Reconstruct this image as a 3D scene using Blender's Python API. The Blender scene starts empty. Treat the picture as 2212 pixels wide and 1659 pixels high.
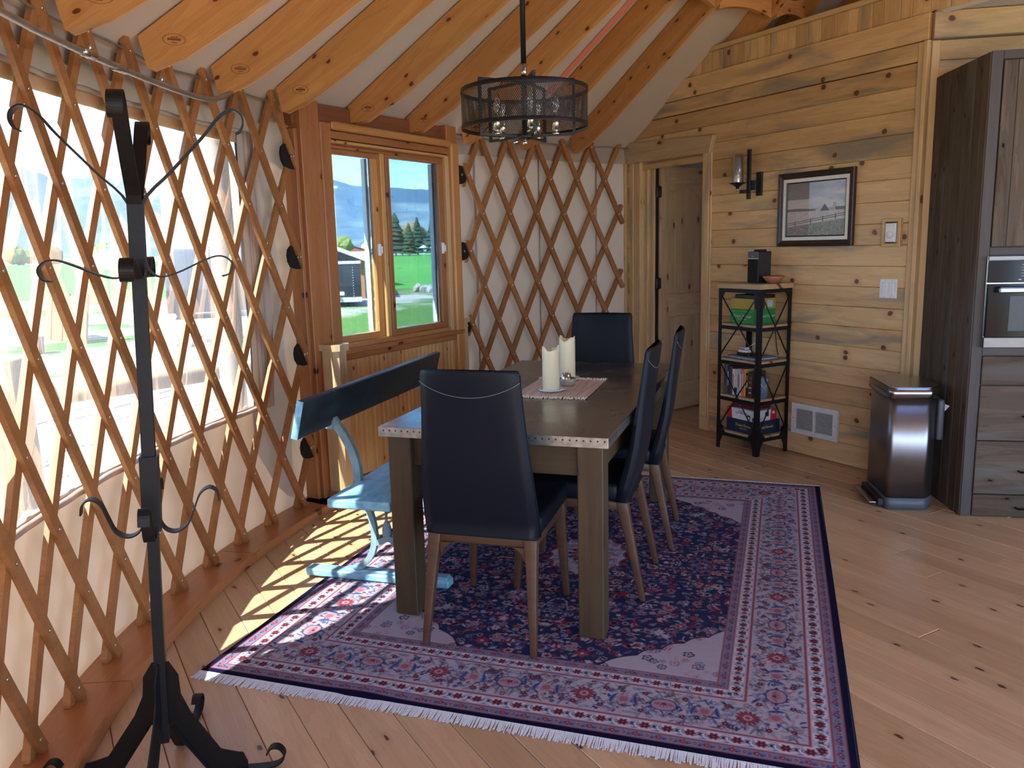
import bpy, bmesh, math, random
import numpy as np
from mathutils import Vector, Matrix
random.seed(7)
R = math.radians
sc = bpy.context.scene
COL = sc.collection

# ------------------------------------------------------------------ camera
cd = bpy.data.cameras.new('camera'); cam = bpy.data.objects.new('camera', cd); COL.objects.link(cam)
PITCH, ROLL, YAW, CH = 0.16927732, -0.02510629, 0.32509579, 1.41389822
cd.sensor_width = 36; cd.lens = 1755.86959 / 2212 * 36; cd.clip_start = .05; cd.clip_end = 6000
_f = Vector((-math.sin(YAW)*math.cos(PITCH), math.cos(YAW)*math.cos(PITCH), -math.sin(PITCH)))
_r = Vector((math.cos(YAW), math.sin(YAW), 0)); _u = _r.cross(_f)
_R = _r*math.cos(ROLL) + _u*math.sin(ROLL); _U = -_r*math.sin(ROLL) + _u*math.cos(ROLL)
M = Matrix((_R, _U, -_f)).transposed().to_4x4(); M.translation = (0, 0, CH)
cam.matrix_world = M; sc.camera = cam

# ------------------------------------------------------------------ sky, sun, exposure
SUN = Vector((.21, .49, -.64)).normalized()
w = bpy.data.worlds.new('world'); sc.world = w; w.use_nodes = True
wn, wl = w.node_tree.nodes, w.node_tree.links
bg = wn['Background']
tc = wn.new('ShaderNodeTexCoord'); sx = wn.new('ShaderNodeSeparateXYZ'); wl.new(tc.outputs['Generated'], sx.inputs[0])
cr = wn.new('ShaderNodeValToRGB'); wl.new(sx.outputs['Z'], cr.inputs[0])
e = cr.color_ramp.elements
e[0].position = 0.0; e[0].color = (.52, .75, 1.0, 1)
e[1].position = .6; e[1].color = (.17, .36, .80, 1)
x = e.new(.12); x.color = (.36, .62, .98, 1)
ns = wn.new('ShaderNodeTexNoise'); ns.inputs['Scale'].default_value = 2.3; ns.inputs['Detail'].default_value = 7
mp = wn.new('ShaderNodeMapping'); mp.inputs['Scale'].default_value = (1, 1, 3.2); wl.new(tc.outputs['Generated'], mp.inputs[0]); wl.new(mp.outputs[0], ns.inputs['Vector'])
cr2 = wn.new('ShaderNodeValToRGB'); wl.new(ns.outputs['Fac'], cr2.inputs[0])
cr2.color_ramp.elements[0].position = .50; cr2.color_ramp.elements[1].position = .72
mx = wn.new('ShaderNodeMixRGB'); wl.new(cr2.outputs[0], mx.inputs[0]); wl.new(cr.outputs[0], mx.inputs[1]); mx.inputs[2].default_value = (1.0, 1.0, 1.0, 1)
wl.new(mx.outputs[0], bg.inputs[0]); bg.inputs[1].default_value = 2.3
sl = bpy.data.lights.new('sun', 'SUN'); sl.energy = 15; sl.angle = R(.6); sl.color = (1, .93, .82)
so = bpy.data.objects.new('sun', sl); COL.objects.link(so); so.rotation_euler = (-SUN).to_track_quat('Z', 'Y').to_euler(); so.location = (-8, -12, 16)
vs = sc.view_settings; vs.view_transform = 'Standard'; vs.look = 'None'; vs.gamma = 1; vs.use_curve_mapping = False
vs.exposure = 2.15
sc.cycles.max_bounces = 10; sc.cycles.diffuse_bounces = 6; sc.cycles.transparent_max_bounces = 16; sc.cycles.glossy_bounces = 4
sc.cycles.sample_clamp_indirect = 6; sc.cycles.caustics_reflective = False; sc.cycles.caustics_refractive = False

# ------------------------------------------------------------------ materials
MATS = {}
class NT:
    def __init__(s, name, rough=.5, color=(.5,.5,.5), metal=0, spec=.5):
        m = bpy.data.materials.new(name); m.use_nodes = True; s.m = m; s.t = m.node_tree; s.n = s.t.nodes; s.l = s.t.links
        s.b = s.n['Principled BSDF']; s.out = s.n['Material Output']
        s.b.inputs['Roughness'].default_value = rough; s.b.inputs['Base Color'].default_value = (*color, 1)
        s.b.inputs['Metallic'].default_value = metal; s.b.inputs['Specular IOR Level'].default_value = spec
        MATS[name] = m
    def node(s, typ, ins=None, **kw):
        n = s.n.new('ShaderNode' + typ)
        for k, v in kw.items(): setattr(n, k, v)
        for k, v in (ins or {}).items():
            if hasattr(v, 'is_output') or isinstance(v, bpy.types.NodeSocket): s.l.new(v, n.inputs[k])
            else: n.inputs[k].default_value = v
        return n
    def obj(s, scale=(1,1,1), rnd=True):
        t = s.node('TexCoord').outputs['Object']
        if rnd:
            oi = s.node('ObjectInfo').outputs['Random']
            m = s.node('Math', {0: oi, 1: 53.0}, operation='MULTIPLY').outputs[0]
            t = s.node('VectorMath', {0: t, 1: m}, operation='ADD').outputs[0]
        return s.node('Mapping', {'Vector': t, 'Scale': scale}).outputs[0]
    def ramp(s, fac, stops):
        r = s.node('ValToRGB', {0: fac}); e = r.color_ramp.elements
        while len(e) < len(stops): e.new(.5)
        for i, (p, c) in enumerate(stops): e[i].position = p; e[i].color = (*c, 1) if len(c) == 3 else c
        return r.outputs[0]
    def mix(s, f, a, b, typ='MIX'):
        n = s.node('MixRGB', blend_type=typ)
        for i, v in ((0, f), (1, a), (2, b)):
            if isinstance(v, bpy.types.NodeSocket): s.l.new(v, n.inputs[i])
            else: n.inputs[i].default_value = v if i == 0 else (*v, 1)
        return n.outputs[0]
    def noise(s, vec, scale, detail=4, dist=0, rough=.55):
        return s.node('TexNoise', {'Vector': vec, 'Scale': scale, 'Detail': detail, 'Distortion': dist, 'Roughness': rough}).outputs['Fac']
    def bump(s, h, strength=.2, dist=.002):
        s.l.new(s.node('Bump', {'Height': h, 'Strength': strength, 'Distance': dist}).outputs[0], s.b.inputs['Normal'])
    def base(s, c): s.l.new(c, s.b.inputs['Base Color'])

def g2(c):  # sRGB 0..255 -> linear
    return tuple((v/255/12.92) if v/255 <= .04045 else ((v/255+.055)/1.055)**2.4 for v in c)

def plain(name, c, rough=.5, metal=0, spec=.5, var=.06, nscale=30, bump=0):
    t = NT(name, rough, c, metal, spec)
    v = t.obj()
    f = t.noise(v, nscale, 3)
    t.base(t.ramp(f, [(.3, tuple(k*(1-var) for k in c)), (.7, tuple(min(1, k*(1+var)) for k in c))]))
    if bump: t.bump(f, bump)
    return t.m

def wood(name, light, dark, knot=(.09,.035,.015), kd=0., stain=None, rough=.5, var=.12, sc_=1., spec=.4, bump=.12, ring=.5, coat=0, ksc=(4.2, 8.0, 8.0), kr=.10):
    t = NT(name, rough, light, 0, spec)
    v = t.obj((sc_, sc_, sc_))
    st = t.node('Mapping', {'Vector': v, 'Scale': (.9, 9, 9)}).outputs[0]
    n1 = t.noise(st, 1.6, 5, .8)
    ringv = t.node('Math', {0: n1, 1: 9.0}, operation='MULTIPLY').outputs[0]
    ringf = t.node('Math', {0: ringv}, operation='FRACT').outputs[0]
    ringf = t.node('Math', {0: ringf, 1: 2.0}, operation='POWER').outputs[0]
    fine = t.noise(t.node('Mapping', {'Vector': v, 'Scale': (3, 120, 120)}).outputs[0], 1, 3)
    mid = tuple((a+b)/2 for a, b in zip(light, dark))
    c = t.ramp(n1, [(.25, dark), (.5, mid), (.75, light)])
    c = t.mix(ring, c, t.ramp(ringf, [(0, tuple(min(1, 1.06*k) for k in (1, 1, 1))), (1, (.74, .64, .55))]), 'MULTIPLY')
    c = t.mix(.35, c, t.ramp(fine, [(.3, (.8, .76, .72)), (.7, (1, 1, 1))]), 'MULTIPLY')
    if stain:
        sn = t.noise(t.node('Mapping', {'Vector': v, 'Scale': (1.1, 7, 7), 'Location': (3, 5, 1)}).outputs[0], 1.0, 5, .6)
        c = t.mix(t.ramp(sn, [(.54, (0, 0, 0)), (.68, (.8, .8, .8))]), c, stain)
    if kd:
        wv = t.mix(.012, v, t.node('TexNoise', {'Vector': v, 'Scale': 25}).outputs['Color'])
        sp_ = t.node('SeparateXYZ', {0: wv}); yz = t.node('Math', {0: sp_.outputs[1], 1: sp_.outputs[2]}, operation='ADD').outputs[0]
        cb_ = t.node('CombineXYZ', {0: sp_.outputs[0], 1: yz, 2: 0.0}).outputs[0]
        vo = t.node('TexVoronoi', {'Vector': t.node('Mapping', {'Vector': cb_, 'Scale': ksc}).outputs[0], 'Scale': 1.0, 'Randomness': 1.0}, voronoi_dimensions='2D')
        rr = t.node('Math', {0: t.node('SeparateColor', {0: vo.outputs['Color']}).outputs[0], 1: kd}, operation='LESS_THAN').outputs[0]
        dd = vo.outputs['Distance']
        halo = t.node('MapRange', {0: dd, 1: kr*3.2, 2: kr*.6, 3: 0., 4: .55}).outputs[0]
        core = t.node('MapRange', {0: dd, 1: kr*1.15, 2: kr*.9, 3: 0., 4: 1.}).outputs[0]
        h2 = t.node('Math', {0: halo, 1: rr}, operation='MULTIPLY').outputs[0]
        k2 = t.node('Math', {0: core, 1: rr}, operation='MULTIPLY').outputs[0]
        c = t.mix(h2, c, tuple(a*.62+b*.38 for a, b in zip(dark, knot)))
        c = t.mix(k2, c, knot)
    if var:
        oi = t.node('ObjectInfo').outputs['Random']
        c = t.mix(1.0, c, t.ramp(oi, [(0, (1-var, 1-var*1.15, 1-var*1.4)), (.5, (1, 1, 1)), (1, (1+var*.35, 1+var*.35, 1+var*.3))]), 'MULTIPLY')
    t.base(c)
    if bump: t.bump(fine, bump, .001)
    if coat: t.b.inputs['Coat Weight'].default_value = coat; t.b.inputs['Coat Roughness'].default_value = .25
    return t.m

BLU = g2((128, 122, 112))
wood('pine', (.74, .51, .265), (.53, .325, .145), knot=g2((104, 62, 40)), kd=.30, stain=BLU, rough=.42, var=.24, coat=.15, ring=.35, ksc=(4.6, 5.2, 5.2), kr=.075)
wood('pine_trim', (.68, .48, .25), (.54, .35, .16), knot=g2((100, 60, 40)), kd=.15, stain=g2((150, 140, 120)), rough=.45, var=.08, ring=.3)
wood('pine_door', (.55, .40, .24), (.40, .27, .15), knot=g2((90, 50, 35)), kd=.25, rough=.5, var=.06, ring=.35)
wood('beadboard', (.62, .36, .14), (.52, .28, .095), knot=g2((110, 50, 20)), kd=.16, rough=.4, var=.12, ring=.3, ksc=(14, 22, 22), kr=.16)
wood('fir', (.62, .31, .105), (.45, .19, .055), knot=g2((95, 42, 20)), kd=.34, rough=.45, var=.12, ring=.45, ksc=(5.5, 10, 10), kr=.075)
wood('fir_dark', (.42, .18, .065), (.31, .115, .04), knot=g2((60, 22, 14)), kd=.3, rough=.42, var=.06, ring=.45, ksc=(6, 10, 10), kr=.09)
wood('fir_header', (.24, .085, .035), (.16, .05, .02), knot=g2((50, 20, 12)), kd=.2, rough=.5, var=.08)
wood('slat_wood', (.40, .175, .06), (.28, .11, .034), knot=g2((90, 45, 25)), kd=.0, rough=.5, var=.22, ring=.5)
wood('plank_red', (.46, .185, .07), (.36, .13, .045), knot=g2((90, 40, 22)), kd=.3, rough=.38, var=.06, coat=.2, ring=.35)
wood('floor_wood', (.60, .385, .22), (.48, .285, .145), knot=g2((86, 52, 32)), kd=.42, rough=.36, var=.17, ring=.28, ksc=(3.4, 8, 8), kr=.05, coat=.12)
wood('floor_edge', (.66, .50, .30), (.60, .44, .25), rough=.4, var=.05)
wood('table_wood', (.074, .048, .023), (.044, .027, .012), knot=g2((50, 32, 20)), kd=.25, rough=.48, var=.05, ring=.5)
wood('walnut', (.100, .050, .026), (.068, .032, .016), rough=.45, var=.05, ring=.35, sc_=1.6)
wood('barn_wood', (.150, .118, .090), (.058, .044, .033), knot=g2((30, 22, 18)), ksc=(5, 9, 9), kr=.05, kd=.3, stain=g2((96, 96, 94)), rough=.75, var=.3, ring=.7, bump=.9, spec=.15)
wood('barn_frame', (.075, .062, .056), (.048, .040, .036), rough=.6, var=.1, ring=.4, bump=.3)
wood('shelf_wood', (.52, .37, .21), (.36, .24, .13), knot=g2((80, 48, 30)), kd=.3, rough=.55, var=.1, ring=.5)
wood('log_wood', (.62, .42, .22), (.50, .32, .15), rough=.7, var=.06)
wood('old_wood', (.34, .22, .13), (.22, .14, .08), rough=.8, var=.3)

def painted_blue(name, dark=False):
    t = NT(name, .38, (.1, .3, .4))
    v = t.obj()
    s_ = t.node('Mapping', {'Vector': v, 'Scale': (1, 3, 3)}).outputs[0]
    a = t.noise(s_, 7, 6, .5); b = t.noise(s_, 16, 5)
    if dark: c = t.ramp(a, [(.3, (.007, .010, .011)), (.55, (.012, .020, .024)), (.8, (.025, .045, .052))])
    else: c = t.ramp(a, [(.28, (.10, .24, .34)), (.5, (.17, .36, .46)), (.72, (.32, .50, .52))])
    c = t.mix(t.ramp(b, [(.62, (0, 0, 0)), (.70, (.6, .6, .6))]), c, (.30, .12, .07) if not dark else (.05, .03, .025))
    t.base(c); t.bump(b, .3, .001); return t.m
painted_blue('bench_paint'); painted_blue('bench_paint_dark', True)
t = NT('cast_iron_green', .5, (.2, .3, .3)); v = t.obj(); a = t.noise(v, 14, 5)
t.base(t.ramp(a, [(.3, (.12, .19, .20)), (.6, (.20, .31, .33)), (.8, (.10, .24, .36))])); t.bump(a, .5, .003)

plain('black_metal', (.005, .005, .006), .48, 0, .28, .3, 60, .1)
plain('black_matte', (.008, .008, .009), .7, 0, .3)
plain('dark_bronze', (.018, .015, .014), .45, .3, .5, .5, 90, .3)
plain('nickel', (.62, .58, .52), .25, 1)
plain('steel_bolt', (.7, .68, .66), .3, 1)
plain('galvanised', (.42, .42, .40), .4, .9, .5, .12, 40)
plain('white_plastic', (.74, .75, .78), .4)
plain('white_metal', (.60, .60, .58), .45)
plain('ceramic_white', (.62, .62, .64), .25)
plain('stoneware', (.30, .24, .19), .45, 0, .5, .25, 40)
plain('leather', (.0055, .0075, .013), .45, 0, .16, .12, 300, .08)
plain('thread', (.20, .22, .26), .7)
plain('black_plastic', (.010, .010, .013), .35)
plain('gloss_black', (.003, .003, .004), .12, 0, .22)
plain('oven_steel', (.16, .145, .135), .36, 1)
plain('grey_plastic', (.075, .085, .10), .5)
plain('brush_steel', (.30, .29, .30), .34, 1, .5, .06, 8)
plain('lid_steel', (.36, .34, .33), .24, 1)
plain('knot_brown', g2((88, 50, 38)), .5)
t = NT('zinc', .26, (.2, .19, .18), .85); v = t.obj((1, 1, 1), False)
a = t.noise(v, 4, 6, .4); b = t.noise(v, 40, 3)
t.base(t.mix(.3, t.ramp(a, [(.3, (.17, .145, .125)), (.7, (.24, .21, .185))]), t.ramp(b, [(.35, (.16, .14, .125)), (.65, (.22, .20, .18))])))
t.l.new(t.node('MapRange', {0: a, 1: .3, 2: .7, 3: .18, 4: .34}).outputs[0], t.b.inputs['Roughness'])
plain('zinc_edge', (.46, .47, .48), .34, 1, .5, .25, 45, .2)

def fabric(name, c, trans=.12, fold=0.):
    t = NT(name, .9, c, 0, .15)
    v = t.obj((1, 1, 1), False)
    a = t.noise(v, 2.5, 4); b = t.noise(v, 420, 2)
    col = t.ramp(a, [(.25, tuple(k*.93 for k in c)), (.75, c)])
    t.base(col)
    t.bump(b, .25, .0008)
    if trans:
        tr = t.node('BsdfTranslucent', {'Color': (c[0]*1., c[1]*.9, c[2]*.75, 1)})
        mxs = t.node('MixShader', {0: trans, 1: t.b.outputs[0], 2: tr.outputs[0]})
        t.l.new(mxs.outputs[0], t.out.inputs[0])
    return t.m
fabric('yurt_liner', (.42, .33, .265), .075)
fabric('roof_liner', (.54, .455, .37), 0)
fabric('hem_tan', (.58, .36, .20), .25)
fabric('coral_band', (.72, .22, .14), 0)

def clear(name, tint, gloss=.08, rough=.02, haze=0, bump=0, hazec=(.9, .93, 1)):
    t = NT(name, rough, (1, 1, 1)); t.n.remove(t.b)
    tr = t.node('BsdfTransparent', {'Color': (*tint, 1)})
    gl = t.node('BsdfGlossy', {'Color': (1, 1, 1, 1), 'Roughness': rough})
    if bump:
        v = t.obj((1, 1, 1), False)
        n = t.noise(t.node('Mapping', {'Vector': v, 'Scale': (1, 1, .35)}).outputs[0], 6, 2, .6)
        bm_ = t.node('Bump', {'Height': n, 'Strength': bump, 'Distance': .02}).outputs[0]
        t.l.new(bm_, gl.inputs['Normal'])
    fr = t.node('Fresnel', {'IOR': 1.45}).outputs[0]
    fm = t.node('Math', {0: fr, 1: gloss}, operation='MULTIPLY_ADD', use_clamp=True); fm.inputs[2].default_value = gloss*.25
    m1 = t.node('MixShader', {0: fm.outputs[0], 1: tr.outputs[0], 2: gl.outputs[0]})
    last = m1
    if haze:
        df = t.node('BsdfTranslucent', {'Color': (*hazec, 1)})
        last = t.node('MixShader', {0: haze, 1: m1.outputs[0], 2: df.outputs[0]})
    t.l.new(last.outputs[0], t.out.inputs[0]); return t.m
clear('window_glass', (.55, .63, .68), .4)
clear('screen_glass', (.40, .49, .55), .4)
clear('vinyl', (.43, .48, .53), .40, .04, .03, .07)
clear('lamp_glass', (.93, .94, .95), .6, .03)
clear('bulb_glass', (.95, .95, .95), .8)
clear('dome_vinyl', (.9, .93, .95), .3)

t = NT('candle_wax', .45, (.78, .68, .46)); t.b.inputs['Subsurface Weight'].default_value = .35
t.b.inputs['Subsurface Radius'].default_value = (.03, .018, .008); t.b.inputs['Subsurface Scale'].default_value = 1.0
t = NT('frost_glass', .3, (.55, .47, .43))
t = NT('placemat', .9, (.5, .35, .26)); v = t.obj((1, 1, 1), False)
a = t.noise(t.node('Mapping', {'Vector': v, 'Scale': (160, 3, 3)}).outputs[0], 1, 3)
t.base(t.ramp(a, [(.35, (.42, .27, .20)), (.65, (.62, .47, .37))])); t.bump(a, .6, .002)
plain('mat_fringe', (.70, .58, .42), .9)
plain('rug_fringe', (.62, .60, .62), .9, 0, .2, .12, 200)
plain('picture_frame', (.030, .016, .012), .42, 0, .5, .5, 60)
plain('mat_board', (.72, .70, .66), .7)
plain('paper', (.62, .63, .66), .6)
for nm, c_ in dict(green=(.010, .22, .06), yellow=(.38, .26, .035), navy=(.008, .018, .045), red=(.52, .02, .03), maroon=(.13, .006, .014), white=(.66, .67, .74), orange=(.78, .16, .01), cream=(.62, .47, .32), skyblue=(.34, .45, .62), greyblue=(.10, .12, .15), brown=(.06, .035, .025), black=(.01, .01, .012), gold=(.60, .42, .12), silver=(.55, .57, .60), terracotta=(.36, .13, .07), purple=(.07, .03, .22), bin=(.16, .22, .30)).items():
    plain('c_' + nm, c_, .45)
# outside
t = NT('yard', .95, (.3, .25, .2), 0, .1); v = t.obj((1, 1, 1), False)
a = t.noise(v, .16, 6, .5); b = t.noise(v, 5, 5)
gr = t.mix(b, (.045, .10, .022), (.09, .17, .035)); di = t.mix(b, (.26, .225, .18), (.40, .36, .31))
t.base(t.mix(t.ramp(a, [(.46, (0, 0, 0)), (.54, (1, 1, 1))]), di, gr)); t.bump(b, .8, .05)
t = NT('crop_field', .95, (.05, .15, .03), 0, .1); v = t.obj((1, 1, 1), False)
a = t.noise(t.node('Mapping', {'Vector': v, 'Scale': (.02, .2, 1)}).outputs[0], 1, 4)
t.base(t.ramp(a, [(.3, (.060, .20, .035)), (.7, (.085, .26, .050))]))
t = NT('hazy_mountain', .95, (.1, .2, .2), 0, 0); v = t.obj((1, 1, 1), False)
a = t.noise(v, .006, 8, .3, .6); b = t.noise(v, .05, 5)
t.base(t.mix(t.ramp(a, [(.50, (0, 0, 0)), (.62, (1, 1, 1))]), t.mix(b, (.048, .090, .128), (.085, .140, .185)), (.16, .21, .22)))  # blue-green aerial haze is painted into the slope colour
plain('needle_green', (.030, .060, .035), .9, 0, .1, .4, 3)
plain('leaf_green', (.11, .14, .045), .9, 0, .1, .3, 3)
plain('barn_white', (.80, .80, .80), .8)
plain('shed_wall', (.075, .090, .115), .8, 0, .2, .1)
plain('roof_metal', (.45, .50, .55), .5)
plain('house_red', (.24, .06, .05), .8)
plain('trailer_black', (.020, .024, .030), .4)
plain('cedar', (.32, .13, .05), .7)
plain('stone', (.30, .26, .23), .9, 0, .2, .3, 6, .5)
plain('deck_paver', (.26, .24, .23), .9, 0, .2, .25, 5, .3)
plain('dark_room', (.06, .045, .035), .9)
plain('plaster', (.30, .27, .24), .9)
plain('white_ceiling', (.55, .50, .45), .8)

# ------------------------------------------------------------------ mesh helpers
class MB:
    def __init__(s): s.v = []; s.f = []; s.sm = []
    def add(s, vs_, fs, smooth=False):
        o = len(s.v); s.v += [tuple(p) for p in vs_]; s.f += [tuple(i+o for i in f) for f in fs]; s.sm += [smooth]*len(fs); return s
    def box(s, x0, x1, y0, y1, z0, z1, ch=0.):
        if ch <= 0:
            v = [(x, y, z) for x in (x0, x1) for y in (y0, y1) for z in (z0, z1)]
            return s.add(v, [(0,1,3,2),(4,6,7,5),(0,4,5,1),(2,3,7,6),(0,2,6,4),(1,5,7,3)])
        c = ch; X = (x0, x1); Y = (y0, y1); Z = (z0, z1); v = []; idx = {}
        for i in (0,1):
            for j in (0,1):
                for k in (0,1):
                    sx_, sy_, sz_ = (1,-1)[i], (1,-1)[j], (1,-1)[k]
                    idx[i,j,k,0] = len(v); v.append((X[i], Y[j]+sy_*c, Z[k]+sz_*c))
                    idx[i,j,k,1] = len(v); v.append((X[i]+sx_*c, Y[j], Z[k]+sz_*c))
                    idx[i,j,k,2] = len(v); v.append((X[i]+sx_*c, Y[j]+sy_*c, Z[k]))
        F = []
        def q(a, flip): F.append(tuple(a if not flip else a[::-1]))
        for i in (0,1): q([idx[i,0,0,0], idx[i,0,1,0], idx[i,1,1,0], idx[i,1,0,0]], i == 1)
        for j in (0,1): q([idx[0,j,0,1], idx[1,j,0,1], idx[1,j,1,1], idx[0,j,1,1]], j == 1)
        for k in (0,1): q([idx[0,0,k,2], idx[0,1,k,2], idx[1,1,k,2], idx[1,0,k,2]], k == 1)
        for i in (0,1):
            for j in (0,1): q([idx[i,j,0,0], idx[i,j,0,1], idx[i,j,1,1], idx[i,j,1,0]], (i+j) % 2 == 1)
        for i in (0,1):
            for k in (0,1): q([idx[i,0,k,0], idx[i,1,k,0], idx[i,1,k,2], idx[i,0,k,2]], (i+k) % 2 == 1)
        for j in (0,1):
            for k in (0,1): q([idx[0,j,k,1], idx[0,j,k,2], idx[1,j,k,2], idx[1,j,k,1]], (j+k) % 2 == 1)
        for i in (0,1):
            for j in (0,1):
                for k in (0,1): q([idx[i,j,k,0], idx[i,j,k,1], idx[i,j,k,2]], (i+j+k) % 2 == 1)
        return s.add(v, F)
    def prism(s, poly, fn, t0, t1, ch=0.):
        """poly: list of 2D pts (ccw seen from +t); fn(a,b,t)->xyz; thickness t0..t1, chamfer at t1 face"""
        n = len(poly)
        def inset(d):
            out = []
            for i in range(n):
                p0, p1, p2 = poly[i-1], poly[i], poly[(i+1) % n]
                e1 = (p1[0]-p0[0], p1[1]-p0[1]); e2 = (p2[0]-p1[0], p2[1]-p1[1])
                l1 = math.hypot(*e1) or 1; l2 = math.hypot(*e2) or 1
                n1 = (-e1[1]/l1, e1[0]/l1); n2 = (-e2[1]/l2, e2[0]/l2)
                k = 1 + n1[0]*n2[0] + n1[1]*n2[1]; k = max(k, .3)
                out.append((p1[0] + d*(n1[0]+n2[0])/k, p1[1] + d*(n1[1]+n2[1])/k))
            return out
        rings = [(poly, t0)]
        if ch > 0: rings += [(poly, t1-ch*math.copysign(1, t1-t0)), (inset(ch), t1)]
        else: rings += [(poly, t1)]
        v = [fn(a, b, t) for P, t in rings for a, b in P]; F = [tuple(range(n))[::-1]]
        for r in range(len(rings)-1):
            for i in range(n): j = (i+1) % n; F.append((r*n+i, r*n+j, (r+1)*n+j, (r+1)*n+i))
        F.append(tuple(range((len(rings)-1)*n, len(rings)*n)))
        return s.add(v, F)
    def rings(s, rs, smooth=True, caps=True, closed=True):
        n = len(rs[0]); v = [p for r in rs for p in r]; F = []
        for k in range(len(rs)-1):
            for i in range(n if closed else n-1):
                j = (i+1) % n; F.append((k*n+i, k*n+j, (k+1)*n+j, (k+1)*n+i))
        s.add(v, F, smooth)
        if caps and closed:
            o = len(s.v)-len(v); s.f.append(tuple(o+i for i in range(n))[::-1]); s.sm.append(False)
            s.f.append(tuple(o+(len(rs)-1)*n+i for i in range(n))); s.sm.append(False)
        return s
    def lathe(s, prof, c=(0,0,0), n=24, caps=True):
        return s.rings([[(c[0]+r*math.cos(2*math.pi*i/n), c[1]+r*math.sin(2*math.pi*i/n), c[2]+z) for i in range(n)] for r, z in prof], True, caps)
    def cyl(s, a, b, r, n=12, r2=None): return s.tube([a, b], r, n, r2=r2)
    def tube(s, pts, r, n=8, flat=None, r2=None, up=None):
        """flat=(w,t): rectangular section, w along 'up' side"""
        P = [Vector(p) for p in pts]; rs = []; prev = None
        for i, p in enumerate(P):
            d = (P[min(i+1, len(P)-1)] - P[max(i-1, 0)]).normalized()
            u0 = Vector(up) if up is not None else (prev if prev is not None else (Vector((0,0,1)) if abs(d.z) < .9 else Vector((1,0,0))))
            a = d.cross(u0).normalized(); b = a.cross(d).normalized()
            if up is None: prev = b
            if flat: w, t_ = flat[0]/2, flat[1]/2; rs.append([p+b*w+a*t_, p+b*w-a*t_, p-b*w-a*t_, p-b*w+a*t_])
            else:
                rr = r if r2 is None else r + (r2-r)*i/(len(P)-1)
                rs.append([p + a*rr*math.cos(2*math.pi*k/n) + b*rr*math.sin(2*math.pi*k/n) for k in range(n)])
        return s.rings(rs, not flat)
    def mesh(s, name='m'):
        m = bpy.data.meshes.new(name); m.from_pydata(s.v, [], s.f); m.polygons.foreach_set('use_smooth', s.sm)
        m.update(); return m

def fixn(me):
    bm = bmesh.new(); bm.from_mesh(me); bmesh.ops.recalc_face_normals(bm, faces=bm.faces); bm.to_mesh(me); bm.free(); return me
def link(name, me, mat=None, parent=None, loc=(0,0,0), rot=(0,0,0), fix=True):
    if isinstance(me, MB): me = me.mesh(name); 
    if fix: fixn(me)
    o = bpy.data.objects.new(name, me); COL.objects.link(o)
    if mat: 
        me.materials.clear() if hasattr(me, 'materials') else None
        me.materials.append(MATS[mat])
    o.location = loc; o.rotation_euler = rot
    if parent: o.parent = parent
    return o
def tag(o, label, cat, group=None, kind=None):
    o['label'] = label; o['category'] = cat
    if group: o['group'] = group
    if kind: o['kind'] = kind
    return o
def struct(o, label=None):
    o['kind'] = 'structure'
    if label: o['label'] = label
    return o
def thing(name, label, cat, loc=(0,0,0), rz=0, group=None, rot=None):
    o = bpy.data.objects.new(name, None); COL.objects.link(o); o.location = loc
    o.rotation_euler = rot if rot else (0, 0, rz); o.empty_display_size = .05
    return tag(o, label, cat, group)
def copy_tree(o, parent=None):
    c = o.copy(); COL.objects.link(c)
    if parent: c.parent = parent
    for ch in list(o.children): copy_tree(ch, c)
    return c
_DG = None
def text(name, body, size, mat, parent, loc, rot=(R(90),0,0), ext=.0004, align='CENTER', sx_=1., shear=0):
    cu = bpy.data.curves.new(name, 'FONT'); cu.body = body; cu.size = size; cu.extrude = ext; cu.align_x = align; cu.align_y = 'CENTER'; cu.shear = shear
    tmp = bpy.data.objects.new('tmp', cu); me = bpy.data.meshes.new_from_object(tmp); bpy.data.objects.remove(tmp)
    me.materials.clear(); me.materials.append(MATS[mat]); o = bpy.data.objects.new(name, me); COL.objects.link(o); o.parent = parent; o.location = loc; o.rotation_euler = rot; o.scale = (sx_, 1, 1); return o
def stuff(o): o['kind'] = 'stuff'; return o
def bez(p0, p1, p2, p3, n=8):
    p0, p1, p2, p3 = map(Vector, (p0, p1, p2, p3))
    return [p0*(1-t)**3 + p1*3*t*(1-t)**2 + p2*3*t*t*(1-t) + p3*t**3 for t in [i/n for i in range(n+1)]]
def bevel_mesh(me, w_, seg=3, angle=30):
    bm = bmesh.new(); bm.from_mesh(me); bmesh.ops.recalc_face_normals(bm, faces=bm.faces)
    ed = [e_ for e_ in bm.edges if e_.is_manifold and e_.calc_face_angle(0) > R(angle)]
    bmesh.ops.bevel(bm, geom=ed, offset=w_, segments=seg, profile=.5, affect='EDGES')
    for f in bm.faces: f.smooth = True
    bm.to_mesh(me); bm.free(); return me

# ------------------------------------------------------------------ yurt geometry
CX, CY = 2.09, 3.625
def pol(r, th, z=0.): return Vector((CX + r*math.cos(R(th)), CY + r*math.sin(R(th)), z))
RL = 4.55
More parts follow.
